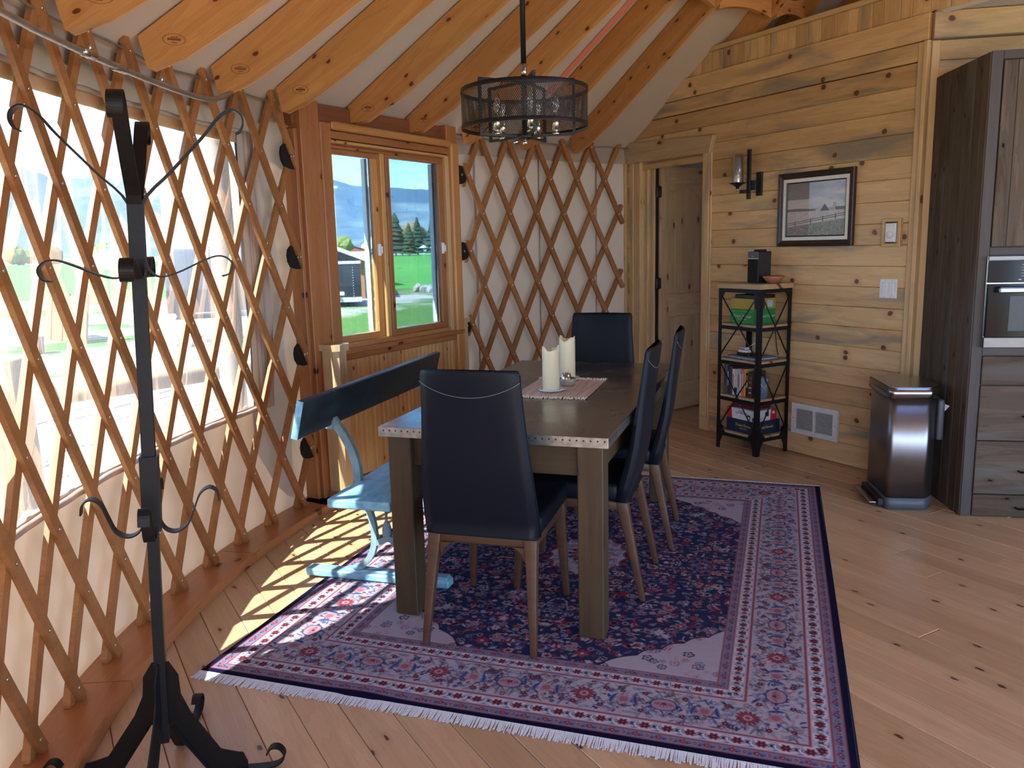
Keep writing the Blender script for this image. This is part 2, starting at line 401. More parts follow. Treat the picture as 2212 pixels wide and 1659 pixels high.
# ================================================================== FLOOR
DA = R(-41.0); e1 = Vector((math.cos(DA), math.sin(DA))); e2 = Vector((-e1.y, e1.x))
fl = struct(link('floor', MB().box(-5.2, 5.2, -5.2, 5.2, -.06, -.022), 'dark_room', loc=(CX, CY, 0)))
rf = random.Random(11)
W_ = .1262; row = -36
while row < 37:
    v0 = row*W_; v1 = v0 + W_; vm = (v0+v1)/2
    if abs(vm) < 4.5:
        L = math.sqrt(4.58**2 - vm*vm); u = -L + 0.0
        first = True
        while u < L - .05:
            ln = rf.uniform(1.2, 2.9) if not first else rf.uniform(.5, 2.4); first = False
            u1 = min(L, u+ln)
            if L - u1 < .4: u1 = L
            c0 = Vector((CX, CY)) + e1*u + e2*v0
            dz = rf.uniform(-.0012, .0008)
            o = link('floor_board', MB().box(.0012, u1-u-.0012, .0009, W_-.0009, -.02, dz, .0022), 'floor_wood', fl, (c0.x-CX, c0.y-CY, 0), (0, 0, DA), fix=False)
            u = u1
    row += 1

# ================================================================== LATTICE WALL (left section and section right of the window)
P1, P2 = 3.47, 1.735; DZ = .258; Z0 = .09
def slat_mesh(thc, n0, n1, sgn, r, w=.040, t=.017, tail=(.052, .052)):
    """strip through rows n0..n1 ; theta = thc at n0 and moves sgn*P2 per row; local origin at its lower end"""
    pts = []; a = n0 - tail[0]/DZ; b = n1 + tail[1]/DZ; N = max(4, int((b-a)*2.2))
    base = pol(r, thc + sgn*P2*(a-n0), Z0 + a*DZ); m = MB(); rs = []
    for i in range(N+1):
        k = a + (b-a)*i/N; th = thc + sgn*P2*(k-n0); z = Z0 + k*DZ
        c = pol(r, th, z) - base; rad = Vector((math.cos(R(th)), math.sin(R(th)), 0)); tan = Vector((-rad.y, rad.x, 0))
        d = (tan*(sgn*R(P2)*r) + Vector((0,0,DZ))).normalized(); s_ = d.cross(rad).normalized()
        ww = w/2
        if i in (0, N): ww = w/2*.62
        rs.append([c + s_*ww - rad*t/2, c + s_*ww + rad*t/2, c - s_*ww + rad*t/2, c - s_*ww - rad*t/2])
        if i == 0:
            d2 = (b-a)/N; 
    # insert near-end full width rings so the ends read as rounded
    def mid(r0, r1, f): return [p+(q-p)*f for p, q in zip(r0, r1)]
    full0 = [c_ for c_ in mid(rs[0], rs[1], .06)]; 
    def widen(rg, k):
        cen = sum(rg, Vector())/4; return [cen+(p-cen)*Vector((1,1,1))*1 if False else cen+(p-cen)*k for p in rg]
    rs = [rs[0], [p for p in widen(mid(rs[0], rs[1], .07), 1.35)]] + rs[1:-1] + [widen(mid(rs[-1], rs[-2], .07), 1.35), rs[-1]]
    m.rings(rs, False)
    return base, m
def lattice(wallobj, th_even, klo, khi, lo_lim, hi_lim, brackets):
    """nodes: row even theta = th_even + k*P1, row odd theta = th_even - P2 + k*P1"""
    riv = MB()
    def node(row_, k): return th_even + k*P1 - (P2 if row_ % 2 else 0)
    for sgn, r in ((+1, 4.538), (-1, 4.556)):
        # a slat is identified by theta at row 0
        for k in range(klo-6, khi+7):
            th0 = th_even + k*P1
            rows = [n for n in range(0, 9) if lo_lim-.3 <= th0 + sgn*P2*n <= hi_lim+.3]
            if len(rows) < 2: continue
            a, b = rows[0], rows[-1]
            t0 = .052 if a == 0 else .075; t1 = .052 if b == 8 else .075
            base, m = slat_mesh(th0 + sgn*P2*a, a, b, sgn, r, tail=(t0, t1))
            link('slat', m, 'slat_wood', wallobj, base, fix=True)
    for n in range(9):
        for k in range(klo-2, khi+3):
            th = node(n, k)
            if not (lo_lim-.3 <= th <= hi_lim+.3): continue
            p = pol(4.5285, th, Z0+n*DZ); rad = Vector((math.cos(R(th)), math.sin(R(th)), 0)); tn = Vector((-rad.y, rad.x, 0))
            rg = [[p + tn*q*math.cos(j*math.pi/4) + Vector((0,0,1))*q*math.sin(j*math.pi/4) - rad*h for j in range(8)] for q, h in ((.0062, 0), (.0055, .0016), (.002, .0026))]
            riv.rings(rg, True)
    stuff(link('rivets', riv, 'steel_bolt', wallobj))

def cyl_wall(th0, th1, z0, z1, r, mat, name, parent=None, holes=(), step=.6, zstep=.05, wav=.004, thick=.0):
    m = MB(); ths = []; t_ = th0
    def cuts(a, b, extra, st):
        L = sorted(set([a, b] + [e for e in extra if a < e < b])); out = []
        for i in range(len(L)-1):
            n = max(1, int(math.ceil((L[i+1]-L[i])/st))); out += [L[i] + (L[i+1]-L[i])*j/n for j in range(n)]
        return out + [b]
    TH = cuts(th0, th1, [h[i] for h in holes for i in (0, 1)], step); ZZ = cuts(z0, z1, [h[i] for h in holes for i in (2, 3)], zstep)
    for z in ZZ:
        for th in TH:
            rr = r + wav*(math.sin(th*2.1+z*1.3) + .6*math.sin(th*5.3+1.7*z+1)) + wav*.5*math.sin(z*9+th*.7)
            m.v.append(tuple(pol(rr, th, z)))
    n = len(TH)
    for j in range(len(ZZ)-1):
        for i in range(n-1):
            tm = (TH[i]+TH[i+1])/2; zm = (ZZ[j]+ZZ[j+1])/2
            if any(h[0] < tm < h[1] and h[2] < zm < h[3] for h in holes): continue
            m.f.append((j*n+i, j*n+i+1, (j+1)*n+i+1, (j+1)*n+i)); m.sm.append(True)
    return link(name, m, mat, parent, fix=False)

VT0, VT1, VZ0, VZ1 = 182.6, 207.1, .645, 1.935
wall_left = struct(cyl_wall(176.9, 215.0, 0, 2.15, 4.62, 'yurt_liner', 'wall_left', holes=[(VT0, VT1, VZ0, VZ1)]))
lattice(wall_left, 179.75, -1, 9, 177.6, 214, None)
# hems round the clear opening, flap folds
for nm, a in (('hem', (VT0-.4, VT1+.4, VZ1-.006, VZ1+.045)), ('hem', (VT0-.4, VT1+.4, VZ0-.03, VZ0+.004))):
    cyl_wall(a[0], a[1], a[2], a[3], 4.606, 'hem_tan' if a[2] > 1 else 'yurt_liner', nm, wall_left, wav=.003, zstep=.02)
hm = MB()
for i in range(90):
    th = VT0 + (VT1-VT0)*i/89; hm.v += []
stuff_pts = [pol(4.598, VT0-.3 + (VT1-VT0+.6)*i/80, VZ0-.012 + .0015*math.sin(i*.8)) for i in range(81)]
link('hem_roll', MB().tube(stuff_pts, .012, 7), 'yurt_liner', wall_left)
stuff_pts = [pol(4.598, VT0-.3 + (VT1-VT0+.6)*i/80, VZ1+.048 + .0015*math.sin(i*.9)) for i in range(81)]
link('hem_roll', MB().tube(stuff_pts, .010, 7), 'yurt_liner', wall_left)
# loose vertical flap beside the opening (right edge)
for th_a, th_b, ph in ((180.8, 182.75, 0.), (181.4, 182.4, 2.)):
    m = MB(); n = 14; K = 22
    for j in range(K+1):
        z = .62 + (1.99-.62)*j/K
        for i in range(n+1):
            f = i/n; th = th_a + (th_b-th_a)*f + .28*math.sin(z*4+ph)*(1-f)
            m.v.append(tuple(pol(4.605 - .012*abs(math.sin(f*7+z*1.5+ph)), th, z)))
    for j in range(K):
        for i in range(n): m.f.append((j*(n+1)+i, j*(n+1)+i+1, (j+1)*(n+1)+i+1, (j+1)*(n+1)+i)); m.sm.append(True)
    link('flap_fold', m, 'yurt_liner', wall_left, fix=False)
link('shade_flap_roll', MB().tube([pol(4.705, 183.1+.05*math.sin(i), .5+i*.16) for i in range(11)], .062, 12), 'yurt_liner', wall_left)  # flap roll added outside to keep grazing sun off the corner column
# upper valance of the liner: scalloped seam band near the roof
m = MB(); n = 150
for j in range(5):
    for i in range(n+1):
        th = 177 + 38*i/n; f = j/4
        sag = .028*abs(math.sin(R((th-177)*51.9)))
        z = 2.15 - f*(.115 - sag); m.v.append(tuple(pol(4.596 - .012*f*f, th, z)))
for j in range(4):
    for i in range(n): m.f.append((j*(n+1)+i, j*(n+1)+i+1, (j+1)*(n+1)+i+1, (j+1)*(n+1)+i)); m.sm.append(True)
link('valance', m, 'yurt_liner', wall_left, fix=False)
cyl_wall(VT0-.2, VT1+.2, VZ0-.005, VZ1+.005, 4.617, 'vinyl', 'vinyl_pane', wall_left, wav=.006, step=.5)

wall_far = struct(cyl_wall(136.2, 158.4, 0, 2.15, 4.62, 'yurt_liner', 'wall_far', wav=.006))
lattice(wall_far, 138.20, 0, 6, 137.6, 157.6, None)
m = MB(); n = 80
for j in range(4):
    for i in range(n+1):
        th = 136.5 + 21.6*i/n; f = j/3; z = 2.15 - f*.11; m.v.append(tuple(pol(4.598 - .014*f - .006*f*math.sin(th*3), th, z)))
for j in range(3):
    for i in range(n): m.f.append((j*(n+1)+i, j*(n+1)+i+1, (j+1)*(n+1)+i+1, (j+1)*(n+1)+i)); m.sm.append(True)
link('valance', m, 'yurt_liner', wall_far, fix=False)
for th in (155.6, 147.6, 140.4):
    link('liner_seam', MB().tube([pol(4.606, th, .05), pol(4.606, th+.05, 1.0), pol(4.606, th, 2.04)], .006, 6), 'yurt_liner', wall_far)
# rest of the wall behind the camera, with bare openings added for daylight
HOLES = [(238, 258, .5, 2.05), (262, 287, .5, 2.05), (292, 318, .05, 2.1), (324, 350, .05, 2.1), (356, 372, .05, 2.1)]
wall_back = struct(cyl_wall(214.0, 392, 0, 2.15, 4.632, 'yurt_liner', 'wall_back', holes=HOLES, step=2, zstep=.2, wav=0))
wb2 = struct(cyl_wall(392, 496.2, 0, 2.15, 4.62, 'plaster', 'wall_right', step=2, zstep=.2, wav=0))

# base plank ring
tr1 = struct(thing('trim_1', '', '')) if False else None
def ring_piece(a, b, mat, parent, ri=4.415, ro=4.60, z0=0., z1=.042):
    m = MB(); n = max(3, int((b-a)/1.2)); rs = []; c0 = pol((ri+ro)/2, (a+b)/2, 0)
    ch = .006
    for i in range(n+1):
        th = a + .03 + (b-a-.06)*i/n
        rs.append([pol(ro, th, z0)-c0, pol(ro, th, z1)-c0, pol(ri+ch, th, z1)-c0, pol(ri, th, z1-ch)-c0, pol(ri, th, z0)-c0])
    m.rings(rs, False)
    # build in a frame whose x runs along the plank so the grain follows it
    mid_th = (a+b)/2; rz = R(mid_th+90)
    rotm = Matrix.Rotation(-rz, 3, 'Z'); m.v = [tuple(rotm @ Vector(p)) for p in m.v]
    return link('base_plank', m, mat, parent, c0, (0,0,rz))
bp = bpy.data.objects.new('trim_1', None); COL.objects.link(bp); struct(bp, 'curved floor plank along the lattice wall')
a = 217.1 - 43.5 + 3.4
for a, b in ((177.0, 188.1), (188.1, 202.6), (202.6, 217.1), (136.6, 144.2), (144.2, 158.2)): ring_piece(a, b, 'plank_red', bp)

# ================================================================== WINDOW BAY
A0 = Vector((-2.40253817, 3.88403812, 0)); dd = Vector((.21643961, .97629601, 0)); nn = Vector((.97629601, -.21643961, 0))  # nn = into the room
BROT = math.atan2(dd.y, dd.x)
bay = bpy.data.objects.new('window_1', None); COL.objects.link(bay); bay.location = A0; bay.rotation_euler = (0, 0, BROT); struct(bay, 'wood-framed sliding window set into the lattice wall')
# local frame: x along bay (s), y = outward (away from room), z up
def bb(name, s0, s1, y0, y1, z0, z1, mat, ch=.003, parent=bay, vert=False):
    """box with origin at its lower corner; if vert the grain (local x) runs upward"""
    if vert:
        m = MB().box(0, z1-z0, -(s1-s0), 0, y0, y1, ch) if False else MB().box(0, z1-z0, 0, s1-s0, 0, y1-y0, ch)
        # local (x,y,z) -> bay (z, s, y): rotation matrix columns
        o = link(name, m, mat, parent, fix=True)
        Mx = Matrix(((0, 1, 0), (0, 0, 1), (1, 0, 0))).to_4x4(); Mx.translation = (s0, y0, z0); o.matrix_local = Mx
        return o
    return link(name, MB().box(0, s1-s0, 0, y1-y0, 0, z1-z0, ch), mat, parent, (s0, y0, z0), fix=False)
bb('post', -.075, .064, -.015, .13, .04, 2.19, 'fir_dark', .004, vert=True)
bb('post', 1.238, 1.352, -.01, .13, 2.06, 2.195, 'fir_dark', .004, vert=True)
bb('post', 1.27, 1.375, .02, .14, .04, 2.07, 'fir_dark', .004, vert=True)
bb('casing', .061, .142, -.024, .02, .05, 2.088, 'fir_dark', .006, vert=True)
bb('casing', 1.266, 1.352, -.028, .02, .05, 2.09, 'fir', .010, vert=True)
bb('header', .06, 1.24, .03, .10, 2.07, 2.19, 'fir_header', .003)
bb('head_core', .10, 1.30, .045, .10, 1.99, 2.08, 'fir_dark', 0)
bb('head_casing', .147, 1.268, -.03, .03, 2.055, 2.098, 'fir', .008)
bb('casing', -.098, -.075, .01, .10, .04, 2.04, 'fir_dark', .003, vert=True)
bb('soffit', -.098, -.07, .02, .12, 2.06, 2.19, 'fir_header', .003, vert=True)
bb('valance_board', .147, 1.266, .0, .03, 2.012, 2.053, 'fir_dark', .004)
bb('head_trim', .147, 1.266, .012, .04, 1.992, 2.008, 'beadboard', .003)
bb('head_trim', .147, 1.240, .02, .05, 1.975, 1.990, 'fir', .003)
# frame
bb('jamb', 1.228, 1.266, .0, .08, .85, 2.0, 'pine_trim', .002, vert=True)
bb('jamb', .147, .160, .0, .08, .85, 2.0, 'fir_dark', .002, vert=True)
bb('frame_rail', .147, 1.228, .02, .10, 1.966, 2.0, 'fir_dark', .002)
bb('frame_rail', .147, 1.228, .0, .10, .852, .878, 'fir', .002)
def sash(s0, s1, y0, y1, stl, str_, zb, zt, zg0, zg1, mats, glass):
    sh = link('sash', MB().box(0, s1-s0, 0, y1-y0, 0, zt-zg1, .002), mats[0], bay, (s0, y0, zg1), fix=False)
    link('bottom_rail', MB().box(0, s1-s0, 0, y1-y0, 0, zg0-zb, .002), mats[1], sh, (0, 0, zb-zg1), fix=False)
    for a, b, mt in ((0, stl, mats[2]), (s1-s0-str_, s1-s0, mats[3])):
        o = link('stile', MB().box(0, zg1-zg0, 0, b-a, 0, y1-y0, .002), mt, sh); Mx = Matrix(((0,1,0),(0,0,1),(1,0,0))).to_4x4(); Mx.translation = (a, 0, zg0-zg1); o.matrix_local = Mx
    # exterior vinyl edge, seen through the glass at the right
    link('outer_trim', MB().box(0, .024, 0, .032, 0, zg1-zg0, .002), 'white_plastic', sh, (s1-s0-str_-.024, (y1-y0)+.002, zg0-zg1), fix=False)
    link('glass', MB().box(0, s1-s0-stl-str_, 0, .003, 0, zg1-zg0), glass, sh, (stl, (y1-y0)*.5, zg0-zg1), fix=False)
    return sh
sA = sash(.160, .603, .055, .085, .012, .050, .878, 1.966, .918, 1.938, ('fir_dark', 'fir', 'fir_dark', 'fir'), 'window_glass')
bb('meeting_stile', .603, .640, .028, .075, .878, 1.972, 'beadboard', .003, vert=True)
sB = sash(.640, 1.228, .020, .050, .036, .060, .878, 1.966, .918, 1.946, ('fir_dark', 'fir_dark', 'fir_dark', 'fir_dark'), 'screen_glass')
for s_, par, y in ((.583, sA, -.012), (1.19, sB, -.010)):
    lx = s_ - (.160 if par is sA else .640); zz = 1.405 - (1.938 if par is sA else 1.946)
    link('latch', bevel_mesh(MB().box(-.013, .013, -.006, .012, -.036, .036).mesh(), .006), 'white_plastic', par, (lx, y*.5, zz), fix=False)
    link('latch_lever', bevel_mesh(MB().box(-.004, .006, -.018, -.004, -.022, .020).mesh(), .003), 'white_plastic', par, (lx+.004, y*.5, zz), fix=False)
bb('sill', .150, 1.335, -.040, .10, .826, .852, 'plank_red', .006)
bb('apron_trim', .150, 1.30, -.018, .02, .790, .826, 'fir_dark', .004)
bb('backing', .10, 1.30, .05, .10, .05, .83, 'fir_dark', 0)
k = 0; s_ = .150
while s_ < 1.265:
    bb('beadboard', s_+.0006, min(s_+.0405, 1.268), -.004, .012, .088, .792, 'beadboard', .0068, vert=True); s_ += .0412
bb('kick_board', .150, 1.27, -.012, .02, .042, .090, 'fir_dark', .004)
bb('floor_sill', -.16, 1.36, -.10, .12, .0, .042, 'plank_red', .004)
# boxed corner columns with caps
def column(name, s, y, z1, parent=bay):
    prof = [(-.052, -.03), (-.028, -.052), (.028, -.052), (.052, -.03), (.052, .05), (-.052, .05)]
    c = link(name, MB().prism(prof, lambda a, b, t: (t, a, b), 0, z1-.06), 'pine_trim', parent)
    Mx = Matrix(((0, 1, 0), (0, 0, 1), (1, 0, 0))).to_4x4(); Mx.translation = (s, y, .045); c.matrix_local = Mx
    link('column_cap', MB().prism([(a*1.28, b*1.28) for a, b in prof], lambda a, b, t: (t, a, b), z1-.06, z1-.025), 'pine_trim', c)
    link('column_foot', MB().prism([(a*1.15, b*1.15) for a, b in prof], lambda a, b, t: (t, a, b), 0, .035), 'fir_dark', c)
    return c
column('corner_column', .018, -.075, .885); column('corner_column', 1.425, .07, .905)
# black lattice brackets
def bracket(th, z, sgn, parent):
    sgn = -sgn
    p = pol(4.547, th, z); prof = [(-.058*sgn, -.056), (.0, -.056), (.034*sgn, -.046), (.052*sgn, -.02), (.056*sgn, .01), (.048*sgn, .036), (.028*sgn, .052), (0, .056), (-.058*sgn, .056)]
    m = MB().prism(prof, lambda a, b, t: (a, t, b), -.006, .008); o = link('bracket', m, 'black_matte', parent, p, (0, 0, R(th-90))); o.scale = (1.18, 1, 1.12)
    link('bracket_bolt', MB().cyl((0, -.016, 0), (0, -.0235, 0), .007, 8), 'steel_bolt', o)
for z in (.347, .863, 1.379, 1.895):
    bracket(178.35, z, 1, wall_left); bracket(158.15, z, -1, wall_far)
# ================================================================== CEILING
K_ = .6; CZ = 2.208
def cz(r): return CZ + K_*(4.5-r)
m = MB(); n = 180; RR = [4.70, 4.2, 3.6, 3.0, 2.4, 1.8, 1.2, .78]
for r in RR:
    for i in range(n): m.v.append(tuple(pol(r, i*360/n, cz(r)+.008 + (0 if r in (4.70,) else .0))))
for j in range(len(RR)-1):
    for i in range(n): k = (i+1) % n; m.f.append((j*n+i, j*n+k, (j+1)*n+k, (j+1)*n+i)); m.sm.append(True)
ceiling = struct(link('ceiling', m, 'roof_liner', fix=False), 'pale fabric roof liner above the rafters')
ceiling['kind'] = 'structure'
ca, sa = math.cos(math.atan(K_)), math.sin(math.atan(K_))
def rafter_mesh(seat):
    pts = [(0, 0), (-.035, -.110), (-.028, -.120), (.10, -.148) if not seat else (.05, -.140), (.36, -.162), (4.30, -.162), (4.30, 0)]
    if seat: pts = [(0, 0), (-.035, -.085), (.055, -.135), (.34, -.162), (4.30, -.162), (4.30, 0)]
    th = .0205; m = MB(); P = pts[::-1]
    m.prism(P, lambda a, b, t: (a, t, b), -th, th, .003)
    return fixn(m.mesh('rafter'))
RM = {False: rafter_mesh(False), True: rafter_mesh(True)}
for mm in RM.values(): mm.materials.append(MATS['fir'])
# oval mill stamp
sm_ = MB(); N = 24
sm_.rings([[(.045*f*math.cos(2*math.pi*i/N), 0, .021*f*math.sin(2*math.pi*i/N)) for i in range(N)] for f in (1.0, .93)], False, False)
sm_.box(-.026, .026, -.0002, .0002, -.0035, .0035); sm_.box(-.012, .014, -.0002, .0002, .007, .010); sm_.box(-.010, .010, -.0002, .0002, -.012, -.009)
for a in (-.02, -.01, .0, .01, .02): sm_.box(a-.002, a+.002, -.0002, .0002, .0035, .006)
SMESH = sm_.mesh('stamp'); SMESH.materials.append(MATS['fir_header'])
thetas = [207.1, 200.2, 193.3, 186.5, 179.8, 171.8, 164.9, 158.2, 151.0, 144.4, 135.0, 130.1, 123.2, 116.3, 109.4, 102.5, 95.6, 88.6] + [214.0+6.94*i for i in range(33)]
for th in thetas:
    o = bpy.data.objects.new('rafter', RM[th in (171.8, 164.9)]); COL.objects.link(o); o.parent = ceiling
    o.location = pol(4.50, th, CZ-.003); o.rotation_euler = (0, -math.atan(K_), R(th+180))
    if 136 <= th <= 207.5:
        s = bpy.data.objects.new('stamp', SMESH); COL.objects.link(s); s.parent = o; s.location = (.11, -.0212, -.088); s.rotation_euler = (0, math.atan(K_)*1.2, 0)
# curved blocking between rafters
bm_ = MB(); hw = .168; P = []
for i in range(11): f = -1+2*i/10; P.append((f*hw, .035 + .035*f*f))
for i in range(11): f = 1-2*i/10; P.append((f*hw, -.045 - .035*f*f))
bm_.prism(P[::-1], lambda a, b, t: (a, t, b), -.019, .019, .002); BM = fixn(bm_.mesh('blocking')); BM.materials.append(MATS['fir'])
ts = sorted(thetas)
for a, b in zip(ts, ts[1:]):
    if a < 129 or b > 210: continue
    th = (a+b)/2; o = bpy.data.objects.new('blocking', BM); COL.objects.link(o); o.parent = ceiling; o.location = pol(3.13, th, cz(3.13)-.135); o.rotation_euler = (0, 0, R(th-90)); o.scale = ((b-a)/6.9, 1, 1)
# coral-coloured strip just under the liner between two rafters
m = MB()
for i in range(9):
    r = 4.15 - i*.4
    m.v += [tuple(pol(r, 151.0+R(1)*0 + .62 + .0, cz(r)+.001)), tuple(pol(r, 151.0 + math.degrees(.075/r) + .30, cz(r)+.001))]
for i in range(8): m.f.append((2*i, 2*i+1, 2*i+3, 2*i+2)); m.sm.append(False)
link('coral_strip', m, 'coral_band', ceiling, fix=False)
# compression ring and dome
m = MB(); m.rings([[pol(r, i*7.5, z) for i in range(48)] for r, z in ((.70, 4.30), (.78, 4.30), (.78, 4.52), (.70, 4.52), (.70, 4.30))], False, False)
link('compression_ring', m, 'fir', ceiling)
m = MB(); m.rings([[pol(.80*math.cos(R(a)), i*10, 4.48+.35*math.sin(R(a))) for i in range(36)] for a in (0, 20, 40, 60, 80)], True, False); link('dome', m, 'dome_vinyl', ceiling)
# support cable along the lattice top
o = stuff(link('cable', MB().tube([pol(4.545, 136.5+i*1.5, 2.155 + .008*math.sin(i)) for i in range(54)], .005, 6), 'galvanised', ceiling))
# conduit
cp = [(216, 4.42, 1.995), (212, 4.42, 2.003), (208, 4.42, 2.010), (204.7, 4.42, 2.016), (200.6, 4.42, 2.024), (195.4, 4.42, 2.028), (192.3, 4.42, 2.029), (190.4, 4.42, 2.030), (189.3, 4.42, 2.034), (188.3, 4.43, 2.046), (187.4, 4.43, 2.066), (186.6, 4.43, 2.092), (185.9, 4.43, 2.124), (185.4, 4.45, 2.165)]
cd_ = link('conduit', MB().tube([pol(r, t_, z) for t_, r, z in cp], .0105, 10), 'galvanised'); tag(cd_, 'galvanised metal conduit pipe running below the rafter ends on the left wall', 'pipe')
for t_ in (200.3, 197.6):
    a = pol(4.42, t_+.55, 2.0255); b = pol(4.42, t_-.55, 2.0270); link('coupling', MB().tube([a, b], .0145, 10), 'nickel', cd_)
for t_ in (200.0, 193.6):
    p = pol(4.42, t_, 2.028); link('strap_screw', MB().tube([p+Vector((0,0,.012)), p+Vector((.0,0,.030))], .006, 8), 'steel_bolt', cd_)

# ================================================================== PINE WALL
S0 = Vector((-.57573651, 6.19531754, 0)); DROT = math.atan2(-.659, .752)
pw_ = bpy.data.objects.new('wall_pine', None); COL.objects.link(pw_); pw_.location = S0; pw_.rotation_euler = (0, 0, DROT); struct(pw_, 'knotty pine board wall with a doorway')
def clip(poly, f):
    out = []
    for i in range(len(poly)):
        a, b = poly[i], poly[(i+1) % len(poly)]; fa, fb = f(a), f(b)
        if fa >= 0: out.append(a)
        if (fa >= 0) != (fb >= 0): t = fa/(fa-fb); out.append((a[0]+(b[0]-a[0])*t, a[1]+(b[1]-a[1])*t))
    return out
slope = lambda p: (2.262 + .628*(p[0]+.93)) - p[1]
def wboard(name, poly, mat, parent=pw_, y0=.02, y1=0., ch=.0035, vert=False):
    if len(poly) < 3: return
    ax = min(p[0] for p in poly); az = min(p[1] for p in poly)
    if max(p[0] for p in poly)-ax < .01 or max(p[1] for p in poly)-az < .006: return
    if not vert: return link(name, MB().prism(poly, lambda a, b, t: (a-ax, t-y0, b-az), y0, y1, ch), mat, parent, (ax, y0, az))
    o = link(name, MB().prism(poly, lambda a, b, t: (b-az, a-ax, t-y0), y0, y1, ch), mat, parent)
    Mx = Matrix(((0, 1, 0), (0, 0, 1), (1, 0, 0))).to_4x4(); Mx.translation = (ax, y0, az); o.matrix_local = Mx; return o
def rect(a, b, c, d): return [(a, c), (b, c), (b, d), (a, d)]
g_ = .0006
for k in range(0, 19):
    z0 = 0.013 + .1225*k if k else 0.0; z1 = 0.013+.1225*(k+1)
    z1 = min(z1, 2.338)
    for (a, b) in ([(-.895, -.80), (.03, 1.638)] if z1 < 2.07 else [(-.93, 1.638)]):
        wboard('board', clip(rect(a+g_, b-g_, z0+g_, z1-g_), slope), 'pine')
wboard('band_board', clip(rect(-.93, 1.70, 2.442, 2.578), slope), 'pine', y1=-.024)
wboard('band_board', clip(rect(-.93, 1.672, 2.342, 2.440), slope), 'pine', y1=-.008)
s_ = -.60; rv = random.Random(3)
while s_ < 3.6:
    wd = rv.choice((.072, .096, .104, .112)); wboard('parapet_board', clip(rect(s_+g_, s_+wd-g_, 2.58, 2.716), lambda p: (2.262+.628*(p[0]+.93)) - p[1]), 'pine', y0=.015, y1=-.006, vert=True); s_ += wd
wboard('parapet_cap', clip(rect(-.35, 3.62, 2.716, 2.746), slope), 'plank_red' if False else 'pine_trim', y0=.13, y1=-.020)
wboard('parapet_back', rect(.2, 3.6, 2.585, 2.716), 'pine_trim', y0=.12, y1=.10)
# sloped edge trim
link('slope_trim', MB().prism([(-.93, 2.235), (-.93, 2.268), (-.14, 2.764), (-.105, 2.752), (-.13, 2.735)][::-1], lambda a, b, t: (a, t, b), .03, -.014, .004), 'pine_trim', pw_)
wboard('corner_trim', rect(-.932, -.895, 0, 2.262), 'pine_trim', y1=-.018, vert=True)
wboard('corner_trim', rect(1.636, 1.676, 0, 2.438), 'pine_trim', y1=-.014, vert=True)
wboard('corner_trim', rect(1.678, 1.703, 0, 2.438), 'pine_trim', y1=-.030, vert=True)
# door opening
wboard('casing', rect(-.841, -.700, 0, 2.034), 'pine_trim', y1=-.020, vert=True)
wboard('casing_bead', rect(-.716, -.700, 0, 2.034), 'pine_trim', y0=-.018, y1=-.028, vert=True)
wboard('casing_bead', rect(-.80, -.788, 0, 2.034), 'pine_trim', y0=-.018, y1=-.026, vert=True)
wboard('casing', rect(-.002, .064, .10, 2.034), 'pine_trim', y1=-.020, vert=True)
wboard('casing_block', rect(-.002, .094, 0, .10), 'pine_trim', y1=-.022, vert=True)
wboard('casing_bead', rect(.064, .080, .10, 2.034), 'pine', y1=-.010, vert=True)
wboard('head_casing', [(-.895, 2.036), (.075, 2.030), (.112, 2.138), (.108, 2.146), (-.925, 2.205)], 'pine_door', y1=-.034, ch=.005)
for a, b in ((-.705, -.66), (-.66, -.612)): wboard('jamb', rect(a, b, 0, 2.03), 'pine_trim', y0=.13, y1=.02 if a < -.67 else .045, vert=True)
wboard('jamb', rect(-.002, .02, 0, 2.03), 'pine_trim', y0=.13, y1=.0, vert=True)
wboard('head_jamb', rect(-.66, 0, 2.012, 2.034), 'pine_trim', y0=.13, y1=.0)
wboard('wall_core', rect(.02, 1.70, 0, 2.5), 'dark_room', y0=.12, y1=.025, ch=0)
wboard('wall_core', clip(rect(-.92, -.70, 0, 2.5), slope), 'dark_room', y0=.12, y1=.025, ch=0)
wboard('wall_core', clip(rect(-.70, .02, 2.04, 2.5), slope), 'dark_room', y0=.12, y1=.025, ch=0)
# separate knots that stand out on the boards (photo positions on the wall)
# door slab
door = bpy.data.objects.new('door_1', None); COL.objects.link(door); struct(door, 'open knotty pine door with an arched plank panel')
door.location = S0 + Matrix.Rotation(DROT, 3, 'Z') @ Vector((-.598, .085, 0)); door.rotation_euler = (0, 0, R(57.5))
DW = .62
def dp(name, a, b, z0, z1, y0=-.004, y1=-.0175, mat='pine_door', vert=True): return wboard(name, rect(a, b, z0, z1), mat, door, y0, y1, .003, vert)
link('slab', MB().box(.02, DW-.02, -.004, .0175, .02, 1.985), 'pine_door', door)
dp('stile', 0, .105, .012, 2.0, .0175); dp('stile', DW-.105, DW, .012, 2.0, .0175)
dp('rail', .105, DW-.105, .012, .235, vert=False); dp('rail', .105, DW-.105, .80, .985, vert=False)
